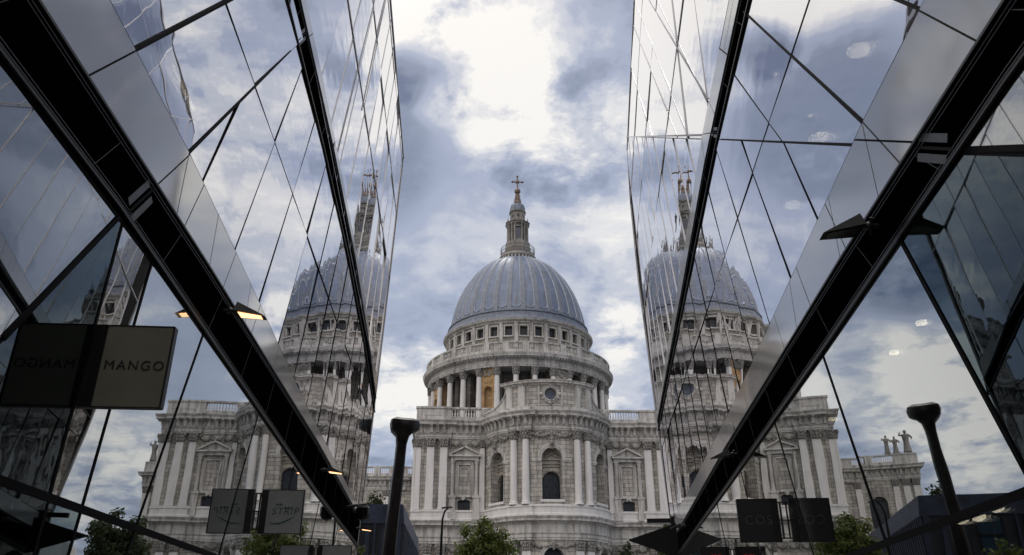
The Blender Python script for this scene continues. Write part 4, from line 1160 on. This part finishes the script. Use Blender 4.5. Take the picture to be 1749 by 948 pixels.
# left
fl1 = [(5.7, 3.6), (7.8, 6.2), (10.1, 9.0), (13.2, 13.0), (17.8, 18.5)]
fa, fb = (7.8, 6.2), (13.2, 13.0)
fa3, fb3 = (13.2, 13.0), (17.75, 18.5)
abv = lambda a, b: (lambda u, z, f=side_of(a, b): f(u, z) > 0)
blw = lambda a, b: (lambda u, z, f=side_of(a, b): f(u, z) <= 0)
LSPEC = dict(
    label='tall glass building on the left with the olive square shop sign, reflecting the dome',
    b1l=[(-14, 5.6), (7, 5.5), (10.4, 5.32), (21.5, 4.72), (40, 4.1)], b1u=[(-14, 6.4), (10, 6.22), (20.6, 6.0), (34, 5.42)],
    s1=[(-14, 7.5), (8.5, 7.15), (12.2, 6.9), (18.4, 6.42), (36, 5.6)], b2l=[(-14, 13.0), (17, 12.82), (23.2, 12.55), (29.7, 11.8), (37, 10.4)],
    b2u=[(-14, 14.0), (18.4, 13.7), (24.6, 13.3), (30.4, 12.5), (37, 11.1)], s2=[(-14, 14.6), (16, 14.15), (20.3, 13.95), (26.3, 13.55), (38, 11.9)],
    roof=29.0, l3slope=.083, dark=lambda u: 3.6 + (u - 5.7) * 1.28, end=[(31.2, 0), (33.0, 4.8), (35.8, 11), (38.9, 18.6), (42.6, 28.6), (42.7, 29.0)], uL1=33.0, uL2=35.4,
    l1_joints=[((10.32, 5.3), (9.1, 2.4)), ((14.05, 5.1), (12.75, 2.5)), ((18.0, 4.9), (16.5, 2.4)), ((22.2, 4.7), (20.5, 2.3)), ((26.5, 4.5), (24.6, 2.2)), ((3.2, 5.6), (3.0, 2.2)), ((-1, 5.6), (-1.1, 2.2)), ((-5, 5.6), (-5.1, 2.2)), ((-9.5, 5.6), (-9.6, 2.2))],
    transom=((-14, 2.92), (33, 2.2)),
    l1_folds=[((5.7, 3.6), (7.15, 5.5), lambda u, z: 4 < u < 9.5 and z > 2.6), ((7.22, 5.45), (7.0, 2.0), lambda u, z: 3 < u < 10 and (u > 6.6 or z < 3.6)), ((8.15, 5.5), (7.72, 2.6), lambda u, z: 7.2 < u < 10)],
    l1_thick=[((5.72, 3.62), (7.12, 5.46))],
    plates=[(7.48, 5.85, .19, .23, .10), (13.35, 13.3, .2, .25, .09)], 
    sp1=[((a[0], a[1]), (b[0], b[1])) for a, b in [((7.0, 5.3), (10.1, 9.0)), ((5.8, 6.2), (6.6, 7.2)), ((4.1, 6.2), (4.9, 7.2))]] + [((8.8 + 1.95 * k, 6.2), (9.25 + 1.95 * k, 7.15)) for k in range(12)],
    sp2=[((12.9, 12.6), (14.6, 14.6)), ((9.8, 12.6), (11.4, 14.6)), ((17.0 , 12.6), (18.9, 14.4))] + [((20.3 + 2.05 * k, 13), (20.8 + 2.05 * k, 14)) for k in range(8)],
    l2_lines=[(fa, fb, None), HZ(9.95)] + lines_skew(9.2, 7.1, .46, 1.95, 0, 13, blw(fa, fb)) + [((5.9, 6.3), (9.1, 10.3), abv(fa, fb)), ((3.0, 6.3), (6.2, 10.3), None), ((0., 6.3), (3.2, 10.3), None), ((-4, 6.3), (-.8, 10.3), None), ((-8, 6.3), (-4.8, 10.3), None)],
    l2_thick=[((7.8, 6.25), (13.1, 12.9)), ((5.9, 6.35), (11.2, 13.0))],
    l3_lines=[(fa3, fb3, lambda u, z: u < 18.5), HZ(18.9), HZ(23.65)] + [((17.75, 18.5), (26.5, 29), lambda u, z: z > 18.9)] + lines_skew(15.6, 13.8, .43, 2.0, 0, 8, lambda u, z, f=blw(fa3, fb3): z < 18.9 and f(u, z)) + lines_skew(31.6, 13.8, .43, 2.2, 0, 6, lambda u, z: z < 18.9) + lines_skew(19.3, 18.4, .43, 2.0, 0, 7, lambda u, z: 18.9 < z < 23.65 and u > 18.5) + lines_skew(33.3, 18.4, .43, 2.4, 0, 5, lambda u, z: 18.9 < z < 23.65) + lines_skew(23.1, 23.0, .45, 2.0, 0, 7, lambda u, z: z > 23.65) + lines_skew(37.1, 23.0, .45, 2.4, 0, 4, lambda u, z: z > 23.65) + lines_skew(-14, 18, .8, 4.5, 0, 7, lambda u, z: u < 14 and z > 15),
    l3_h=[(18.9, .16), (23.65, .16), (28.2, .14)],
    l3_thick=[((18.9, 13.6), (25.8, 29)), ((23, 18.4), (27.4, 28.8))],
    discs=[(5.4, -.21, 5.3, .028), (5.86, -.25, 5.3, .028), (12.8, -.9, 5.3, .055), (14.1, -.94, 5.3, .06), (17.5, -.93, 5.3, .055)])
LB = Building(-1, 4.75, 3.5, LSPEC); 

# right
ra, rb = (6.8, 6.1), (51.1, 36.3)
abR = abv(ra, rb); blR = blw(ra, rb)
RSPEC = dict(
    label='tall glass building on the right with the black square shop sign, reflecting the cathedral',
    b1l=[(-14, 5.7), (5, 5.5), (10.8, 5.22), (21.3, 4.8), (42, 4.1)], b1u=[(-14, 6.25), (9.4, 6.05), (20.5, 5.8), (42, 5.0)],
    s1=[(-14, 7.3), (7.8, 7.1), (12, 6.85), (18.9, 6.45), (42, 5.7)], b2l=[(-14, 12.85), (16.6, 12.7), (22.7, 12.35), (44, 11.0)],
    b2u=[(-14, 13.6), (18.6, 13.35), (26.5, 12.72), (44, 11.55)], s2=[(-14, 14.4), (18.5, 14.2), (25.6, 13.45), (45, 12.0)],
    roof=35.2, l3slope=.067, dark=lambda u: 5.3 - (7.5 - u) * .2 if u < 6.9 else 2.3, end=[(36.6, 0), (39.2, 6), (42.8, 11.8), (46.0, 17.3), (49.7, 23.3), (52.2, 31.), (51.3, 35.2)], uL1=38.2, uL2=41.6,
    l1_joints=[((10.95, 5.15), (9.75, 2.4)), ((14.7, 5.2), (13.4, 2.9)), ((18.8, 4.9), (17.3, 2.4)), ((23.2, 4.7), (21.5, 2.3)), ((28, 4.5), (26.2, 2.2)), ((33, 4.5), (31, 2.2)), ((3.0, 5.6), (2.0, 2.2)), ((-1, 5.6), (-1.6, 2.2)), ((-5, 5.6), (-5.6, 2.2)), ((-9.5, 5.6), (-9.9, 2.2))],
    transom=((-14, 3.05), (38.2, 1.75)),
    l1_folds=[((7.55, 5.42), (6.25, 2.6), lambda u, z: 3 < u < 10), ((5.1, 4.9), (6.0, 5.5), lambda u, z: 2.4 < u < 7.5 and z > 2.6)],
    l1_thick=[((7.55, 5.4), (6.3, 2.75)), ((3.2, 3.75), (5.95, 5.5))],
    plates=[(6.38, 5.8, .26, .18, .10), (16.6, 13.0, .22, .15, .09)],
    sp1=[((6.0, 5.6), (8.6, 7.4)), ((7.1, 6.1), (7.85, 7.2)), ((5.2, 6.1), (6.1, 7.35)), ((2.2, 6.1), (3.1, 7.35))] + [((9.1 + 1.95 * k, 6.0), (9.6 + 1.95 * k, 7.0)) for k in range(15)],
    sp2=[((13.4, 12.6), (15.2, 14.6)), ((16.9, 13.2), (18.6, 14.3)), ((16.3, 13.3), (17.1, 14.5))] + [((20.4 + 2.05 * k, 12), (21 + 2.05 * k, 14)) for k in range(11)],
    l2_lines=[(ra, rb, None), HZ(9.9)] + lines_skew(10.1, 7.0, .50, 1.95, 0, 16, blR) + [((7.8, 7.05), (13.1, 14.1), abR), ((5.2, 6.2), (10.8, 13.4), abR), ((11.1, 9.0), (15.2, 14.4), abR), ((1.5, 6.2), (7, 13.4), None), ((-2.5, 6.2), (3, 13.4), None), ((-7, 6.2), (-1.5, 13.4), None)],
    l2_thick=[((6.9, 6.15), (16.1, 12.45)), ((7.2, 6.3), (12.3, 13.0)), ((5.25, 6.25), (8.1, 9.9))],
    l3_lines=[(ra, rb, None), HZ(19.8), HZ(25.8), HZ(31)] + [((17.1, 14.4), (29.4, 30), abR), ((25.6, 20.2), (38.5, 36.6), abR), ((34.2, 26), (43.5, 37.6), abR), ((9.5, 14.4), (22, 30.3), None), ((1.5, 14.4), (14, 30.3), None), ((-7, 14.4), (6, 30.3), None), ((21.3, 14.4), (21.4, 24), abR), ((17.2, 14.4), (17.2, 26), abR), ((21.2, 16), (27.8, 25.0), abR), ((29.9, 20), (38.5, 31.5), abR), ((25.4, 25.8), (32, 35), abR)] + lines_skew(20.3, 13.8, .55, 2.0, 0, 9, lambda u, z: z < 19.8 and blR(u, z)) + lines_skew(38.3, 13.8, .55, 2.3, 0, 7, lambda u, z: z < 19.8 and blR(u, z)) + lines_skew(30, 19.8, .55, 2.2, 0, 9, lambda u, z: 19.8 < z < 25.8 and blR(u, z)) + lines_skew(37, 25.8, .5, 2.6, 0, 7, lambda u, z: 25.8 < z and blR(u, z)),
    l3_h=[(19.8, .16), (25.8, .16), (31., .15)],
    l3_thick=[((17.1, 14.4), (29.4, 30)), ((25.6, 20.2), (37, 34.7)), ((17.0, 13.2), (51., 36.2))],
    discs=[(12.85, -2.28, 12.28, .20), (16.0, -2.26, 12.28, .20), (19.3, -2.36, 12.28, .18), (13.45, -.75, 12.28, .035), (15.05, -1.83, 12.28, .035), (9.63, -.91, 5.2, .062), (10.87, -.97, 5.2, .055), (14.95, -1.17, 5.2, .07)])
RB = Building(1, 6.25, 3.4, RSPEC)
build_side(LB); build_side(RB)
m = MB(); m.box(13.25, 14.75, 2.49, 2.54, 12.20, 12.26); m.build('linear_light', M_DISC, LB.root)
for u_, z_ in ((9.71, 2.69), (9.27, 2.67), (8.79, 2.71)):
    m = MB(); m.lathe([(.03, .20), (.055, .16), (.10, .02), (.105, 0), (.085, 0), (.06, .05), (.001, .06)], 14)
    o = m.build('spot_lamp', M_BLACK, RB.root); o.location = (u_, -.9, z_); o.rotation_euler = (0, R_(35), 0)
    m = MB(); m.poly([(.075 * cos(2 * pi * i / 14), .075 * sin(2 * pi * i / 14), .015) for i in range(14)][::-1]); m.build('spot_lens', M_DISC, o)

# ================================================================== SIGNS ON THE SHOPFRONTS
def text_mb(txt, size, m, parent, loc, rot, name='lettering', spacing=1.0, shear=0, thin=0.):
    cu = bpy.data.curves.new(name, 'FONT'); cu.body = txt; cu.size = size; cu.extrude = .006; cu.align_x = 'CENTER'; cu.align_y = 'CENTER'
    cu.space_character = spacing; cu.shear = shear; cu.offset = thin
    t = bpy.data.objects.new('tmp_text', cu); COL.objects.link(t)
    dg = bpy.context.evaluated_depsgraph_get(); me = bpy.data.meshes.new_from_object(t.evaluated_get(dg))
    bpy.data.objects.remove(t); me.name = name; me.materials.clear(); me.materials.append(m)
    o = bpy.data.objects.new(name, me); COL.objects.link(o); o.parent = parent; o.location = loc; o.rotation_euler = rot
    return o
def shop_sign(B, u, off0, off1, z0, z1, panel_m, label, txt, size, txt_m, **kw):
    """panel at right angles to the wall, held by a bracket; local x runs from the wall (near edge) outwards, face towards the viewer"""
    p = B.w(u, 0, 0)
    # local x = outward normal of the wall for the left building, and its reverse for the right (so that text reads left to right)
    d = B.n if B.side < 0 else -B.n
    r = thing('hanging_shop_sign', label, 'sign', (p.x, p.y, 0), math.atan2(d.y, d.x), 'hanging shop signs')
    a0, a1 = (off0, off1) if B.side < 0 else (-off1, -off0)
    m = MB(); m.box(a0, a1, -.03, .03, z0, z1); m.build('panel', panel_m, r)
    fr = MB()
    inner = a0 if B.side < 0 else a1; sg = 1 if B.side < 0 else -1
    x0, x1 = sorted((inner - sg * .02, inner + sg * .10)); fr.box(x0, x1, -.045, .045, z0 - .01, z1 + .01)
    o_ = a1 if B.side < 0 else a0; x0, x1 = sorted((o_ - .01, o_ + .01)); fr.box(x0, x1, -.04, .04, z0 - .005, z1 + .005)
    fr.box(a0, a1, -.038, .038, z1, z1 + .012); fr.box(a0, a1, -.038, .038, z0 - .012, z0)
    fr.build('frame', M_BLACK, r)
    bk = MB()
    for zz in (z0 + .06, (z0 + z1) / 2, z1 - .06): 
        x0, x1 = sorted((0, inner)); bk.box(x0 - .01, x1, -.012, .012, zz - .012, zz + .012)
    bk.tube([(inner * .45, 0, z0 + .05), (inner * .45, 0, z1 - .05)], .018, 6)
    bk.build('bracket', M_TRIM, r)
    cx = (a0 + a1) / 2 + kw.pop('dx', 0); zc = (z0 + z1) / 2 + kw.pop('dz', 0)
    text_mb(txt, size, txt_m, r, (cx, -.033, zc), (pi / 2, 0, 0), **kw)
    return r
shop_sign(LB, 7.25, .0, .735, 3.47, 4.28, M_SIGN, 'olive square hanging sign reading MANGO on the left shopfront', 'MANGO', .135, M_LETTER, spacing=1.22, dx=.05)
st = shop_sign(LB, 14.9, .09, .84, 3.08, 3.85, M_SIGNGREY, 'grey square hanging sign with teal swash lettering on the left shopfront', 'STRIP', .18, M_TEAL, spacing=1.15, dx=.06, shear=.12, thin=-.002)
m = MB(); m.tube([(.26 + .05 * k, -.034, 3.26 - .02 * sin(k * .5) + .0012 * k * k) for k in range(10)], [.004 + .008 * sin(pi * k / 9) for k in range(10)], 5); m.build('swash', M_TEAL, st)
m = MB()
for x, z, n in ((.36, 3.57, 4), (.52, 3.51, 5)):
    for k in range(n): m.box(x + k * .032 - .01, x + k * .032 + .012, -.036, -.03, z, z + (.028 if k % 2 else .042))
m.build('small_print', M_TEAL, st)
r3 = shop_sign(LB, 22.4, .08, .96, 2.72, 3.50, M_SIGNGREY, 'far grey blank sign low on the left shopfront, cut by the photo edge', 'I', .001, M_GREYLET)
for c in list(r3.children):
    if c.name.startswith('lettering'): bpy.data.objects.remove(c)
shop_sign(RB, 14.9, .12, .83, 2.93, 3.68, M_SIGNBLACK, 'black square hanging sign with faint grey letters COS on the right shopfront', 'COS', .23, M_GREYLET, spacing=1.2, thin=-.004)
shop_sign(RB, 21.4, .09, .82, 2.62, 3.37, M_SIGNBLACK, 'black hanging sign with a red letter low on the right shopfront', 'm', .42, M_RED, dz=.13, dx=.05)

# ================================================================== FLOODLIGHTS ON THE BEAMS
def floodlight(B, u, z, label, lit, sc=1.0):
    p = B.w(u, z, 0); d = B.n
    r = thing('wing_floodlight', label, 'floodlight', p, math.atan2(d.y, d.x), 'wing floodlights on the black beams')
    m = MB()
    # local x out from the wall, y along it
    m.hexa([(.20 * sc, -.17 * sc, -.05 * sc), (.66 * sc, -.10 * sc, -.10 * sc), (.66 * sc, .10 * sc, -.10 * sc), (.20 * sc, .17 * sc, -.05 * sc),
            (.24 * sc, -.14 * sc, .10 * sc), (.64 * sc, -.09 * sc, -.085 * sc), (.64 * sc, .09 * sc, -.085 * sc), (.24 * sc, .14 * sc, .10 * sc)])
    m.build('housing', M_BLACK, r)
    m = MB(); m.poly([(.26 * sc, -.12 * sc, -.060 * sc), (.26 * sc, .12 * sc, -.060 * sc), (.60 * sc, .07 * sc, -.097 * sc), (.60 * sc, -.07 * sc, -.097 * sc)])
    m.poly([(.26 * sc, -.12 * sc, -.064 * sc), (.60 * sc, -.07 * sc, -.101 * sc), (.60 * sc, .07 * sc, -.101 * sc), (.26 * sc, .12 * sc, -.064 * sc)])
    m.build('lamp_face', M_LAMP if lit else simple('unlit_lens', (.04, .04, .04), .2), r)
    m = MB(); m.tube([(-.12, 0, 0), (.1 * sc, 0, 0), (.24 * sc, 0, .02 * sc)], .03 * sc, 7); m.tube([(.1 * sc, -.06 * sc, -.08 * sc), (.1 * sc, .06 * sc, .08 * sc)], .022 * sc, 6); m.box(-.1, -.02, -.05, .05, -.14, .14)
    m.blob((.12 * sc, 0, 0), .05 * sc, 8, 6); m.build('bracket', M_TRIM, r)
floodlight(LB, 11.0, 5.93, 'lit black wing floodlight on the left beam above and right of the MANGO sign', True)
floodlight(LB, 21.7, 5.42, 'lit black wing floodlight halfway down the left beam', True)
floodlight(LB, 31.8, 4.95, 'lit wing floodlight at the foot of the left beam by the corner', True)
floodlight(RB, 8.0, 5.80, 'large unlit wing floodlight on the near part of the right beam', False, 1.02)
floodlight(RB, 18.9, 5.30, 'small unlit wing floodlight halfway down the right beam', False)
floodlight(RB, 32.0, 5.05, 'small unlit wing floodlight near the foot of the right beam', False)
# security camera
p = LB.w(28.0, 5.2, 0)
r = thing('dome_camera', 'black dome security camera on a bracket arm under the left beam', 'security camera', p, math.atan2(LB.n.y, LB.n.x))
m = MB(); m.tube([(-.1, 0, .02), (.4, 0, .12), (.72, 0, .16)], [.06, .05, .035], 7); m.build('arm', M_BLACK, r)
m = MB(); m.lathe([(.02, -.42), (.17, -.36), (.25, -.2), (.25, .02), (.18, .10), (.02, .12)], 8, (.62, 0)); m.build('housing', M_BLACK, r)
# folded canopy at the corner of the right building
p = RB.w(37.6, 0, 0)
r = thing('folded_canopy', 'dark folded metal canopy with pale underside at the corner of the right building', 'canopy', p, math.atan2(RB.n.y, RB.n.x))
m = MB(); A = [(.0, -.9, 4.75), (2.1, .1, 5.0), (.0, 1.6, 4.1)]; T = [(.0, -.9, 5.2), (2.1, .1, 5.06), (.0, 1.6, 5.6)]
m.poly(A[::-1]); m.poly(T); 
for i in range(3): j = (i + 1) % 3; m.poly([A[i], A[j], T[j], T[i]])
m.build('canopy_plate', M_BLACK, r)
m = MB(); m.poly([(.25, -.55, 4.62), (.3, 1.1, 4.28), (1.75, .1, 4.88)]); m.poly([(.25, -.55, 4.615), (1.75, .1, 4.875), (.3, 1.1, 4.275)]); m.build('soffit', simple('pale_soffit', (.42, .44, .43), .5), r)
m = MB(); m.box(0, 1.25, .5, .8, 5.72, 5.9); m.box(-.1, .2, -.2, 1.0, 4.7, 5.95); m.build('top_blade', M_BLACK, r)

# ================================================================== NAIL SCULPTURE
NX, NY = -6.60, 45.5
NS = 1.075
nl = thing('nail_sculpture', 'tall dark bronze nail sculpture leaning slightly, standing upright in the plaza', 'sculpture', (NX - .55, NY, 0), 0)
def loft(rings, m):
    for a, b in zip(rings, rings[1:]):
        n = len(a)
        for k in range(n): m.poly([a[k], a[(k + 1) % n], b[(k + 1) % n], b[k]])
    m.poly(rings[0][::-1]); m.poly(rings[-1])
def sqring(cx, cy, z, r, chamf=.35, rot=.35, jit=.03):
    out = []
    for k in range(4):
        for s in (-1, 1):
            t = rot + pi / 2 * k + s * (pi / 4 - chamf * .5); rr = r * (1 + random.uniform(-jit, jit))
            out.append((cx + rr * cos(t), cy + rr * sin(t), z))
    return out
m = MB(); lean = .058
loft([sqring(lean * z, 0, z, .36 + .06 * min(1, z / 4) - .10 * max(0, z - 4) / 6, jit=.05) for z in (0, 1, 2.2, 3.4, 4.6, 5.8, 7, 8.2, 9.4, 10.3)] + [sqring(lean * 10.75, 0, 10.75, .40), sqring(lean * 11.05, 0, 11.05, .70)], m)
m.build('shaft', M_BRONZE, nl, True)
m = MB(); hx = lean * 11.3
def headring(z, r, dx=0):
    return [(hx + dx + r * (1 + .12 * sin(3 * t + 1)) * cos(t), r * (1 + .1 * cos(2 * t)) * sin(t), z + .05 * sin(2 * t + .6)) for t in [2 * pi * k / 14 for k in range(14)]]
loft([headring(10.98, .62), headring(11.1, .78), headring(11.35, .84), headring(11.6, .78), headring(11.75, .5)], m)
m.build('head', M_BRONZE, nl, True)
nl.scale = (NS, NS, NS)

# ================================================================== STREET LAMP
r = thing('street_lamp', 'slim black street lamp with flat head in front of the cathedral', 'street lamp', (-4.35, 50, .12), 0)
m = MB(); m.tube([(0, 0, 0), (0, 0, 5.5), (.03, 0, 7.3), (.14, 0, 7.75), (.34, 0, 7.95)], [.10, .08, .065, .055, .05], 8); m.build('pole', M_BLACK, r)
m = MB(); m.hexa([(-.05, -.14, 7.93), (.65, -.14, 7.98), (.65, .14, 7.98), (-.05, .14, 7.93), (.0, -.1, 8.02), (.6, -.1, 8.06), (.6, .1, 8.06), (.0, .1, 8.02)]); m.build('lamp_head', M_BLACK, r)

# ================================================================== LOW BLUE-GREY BUILDING
r = thing('low_metal_building', 'low blue and slate metal clad building behind the nail on the left', 'building', (-7.25, 54, 0), R_(4))
Hb = 8.85
m = MB(); m.box(-9, -.02, 0.02, 25, 0, Hb - 1.25); m.box(-9.4, .5, -.3, 25, 0, 4.2); m.build('wall', M_SLATE, r)
m = MB(); m.hexa([(-9.1, -.05, Hb - 1.25), (.03, -.05, Hb - 1.25), (.03, 25, Hb - 1.25), (-9.1, 25, Hb - 1.25), (-9.1, .0, Hb), (-.1, .0, Hb), (-.1, 25, Hb), (-9.1, 25, Hb)]); m.build('fascia', M_BLUEROOF, r)
m = MB()
x = -8.8
while x < 0:
    w = random.choice((.12, .2, .3)); h = random.choice((Hb - 1.25, Hb - 1.25, Hb - 1.6)); m.box(x, x + w, -.08, .04, 4.2 + random.choice((0, 0, 1.2)), h); x += w + random.choice((.25, .4, .7))
y = .4
while y < 24: m.box(-.05, .06, y, y + .14, 4.2, Hb - 1.25); y += .8
m.build('cladding_fin', M_BLUEROOF, r)
for x0 in (-4.6, -8.2):
    m = MB(); m.box(x0, x0 + 1.3, -.06, .0, Hb - 3.9, Hb - 1.4); o = m.build('window', simple('blue_window', (.03, .06, .09), .1), r)
    m = MB(); m.box(x0 - .05, x0 + 1.35, -.1, -.03, Hb - 2.55, Hb - 2.45); m.box(x0 - .06, x0, -.1, 0, Hb - 3.9, Hb - 1.4); m.box(x0 + 1.3, x0 + 1.36, -.1, 0, Hb - 3.9, Hb - 1.4); m.build('window_frame', M_TRIM, o)

# low pavilion that shows only as a reflection
r = thing('striped_pavilion', 'low pale pavilion with vertical stripes, seen reflected low in the left shop glass', 'pavilion', (14.5, 60, 0), R_(-10))
m = MB(); m.box(0, 9, 0, 7, 0, 5.6); m.build('wall', simple('pale_blue_panel', (.36, .42, .48), .6), r)
m = MB(); m.hexa([(-.4, -.6, 5.6), (9.4, -.6, 5.6), (9.4, 7.4, 5.6), (-.4, 7.4, 5.6), (0, 1, 6.8), (9, 1, 6.8), (9, 7, 6.8), (0, 7, 6.8)]); m.build('roof', simple('pale_roof', (.5, .5, .47), .6), r)
m = MB()
for k in range(12): m.box(.3 + k * .75, .5 + k * .75, -.06, .0, .6, 5.2)
m.build('slats', M_TRIM, r)

# ================================================================== TREES
def tree(label, x, y, h, cr, trunk_h, nleaf, leafm_, size, name='tree', squash=1.1, group=None, seed=1, top_c=None):
    rnd = random.Random(seed)
    r = thing(name, label, 'tree', (x, y, .1), 0, group)
    m = MB(); cz = h - cr * squash
    m.tube([(0, 0, 0), (.05, .03, trunk_h), (0, .05, cz), (.02, 0, h - cr * .5)], [.035 * h * .6, .028 * h * .6, .018 * h * .6, .01], 8)
    tips = []
    for k in range(11):
        t = rnd.uniform(0, 2 * pi); zz = rnd.uniform(trunk_h, cz + cr * .3); e = rnd.uniform(.5, .95) * cr
        tip = (e * cos(t), e * sin(t), min(h - .3, zz + rnd.uniform(.3, .9) * cr)); tips.append(tip)
        m.tube([(0, 0, zz), (tip[0] * .5, tip[1] * .5, zz + (tip[2] - zz) * .6), tip], [.05, .035, .012], 5)
    m.build('trunk', M_BARK, r)
    clumps = [(tuple((Vector((rnd.gauss(0, 1), rnd.gauss(0, 1), rnd.gauss(0, 1))).normalized() * rnd.uniform(.25, .82))), rnd.uniform(.20, .34) * cr) for k in range(64)]
    clumps = [((c[0] * cr, c[1] * cr, cz + c[2] * cr * squash), rr) for c, rr in clumps] + [(t, cr * .26) for t in tips] + [((0, 0, h - .35), cr * .25)]
    clumps = [c for c in clumps if math.hypot(c[0][0], c[0][1]) / cr + 0 < 1.0 and (c[0][0] ** 2 + c[0][1] ** 2) / cr ** 2 + ((c[0][2] - cz) / (cr * squash)) ** 2 < 1.05]
    lv = MB()
    for k in range(nleaf):
        c, rr = rnd.choice(clumps)
        d = Vector((rnd.gauss(0, 1), rnd.gauss(0, 1), rnd.gauss(0, 1))).normalized() * rr * (rnd.random() ** .45)
        p = Vector(c) + d; 
        n = (d.normalized() + Vector((rnd.uniform(-.7, .7), rnd.uniform(-.7, .7), rnd.uniform(-.2, 1.)))).normalized()
        a = n.orthogonal().normalized(); a.rotate(Matrix.Rotation(rnd.uniform(0, 6.3), 3, n)); b = n.cross(a); s_ = size * rnd.uniform(.6, 1.25)
        lv.poly([p - a * s_, p + b * s_ * .5 - a * s_ * .1, p + a * s_, p - b * s_ * .5 - a * s_ * .1])
    lv.build('crown', leafm_, r)
    return r
tree('rounded green young tree in the middle, in front of the cathedral', -1.5, 46, 6.95, 2.1, 2.2, 13000, M_LEAF, .12, seed=3, squash=1.2)
tree('small green tree at the right, half hidden by the dark canopy', 7.35, 52, 6.2, 1.3, 2.0, 3000, M_LEAF2, .13, seed=5, squash=1.6)
tree('young leafy tree by the foot of the nail on the left', -8.0, 43.0, 5.3, 1.15, 1.8, 1500, M_LEAF, .12, seed=8, squash=1.6)
tree('spindly sapling showing above the roof of the low metal building', -10.3, 60.5, 10.6, .8, 7.5, 260, M_LEAF2, .14, seed=9, name='sapling')
tree('large dark churchyard tree seen reflected in the left shop glass', 18.3, 84, 11.6, 3.0, 3.2, 4500, M_LEAF2, .26, seed=11)
tree('dark churchyard tree north of the apse, seen reflected in the right shop glass', -17, 92, 11, 3.2, 3, 4500, M_LEAF2, .22, seed=12)
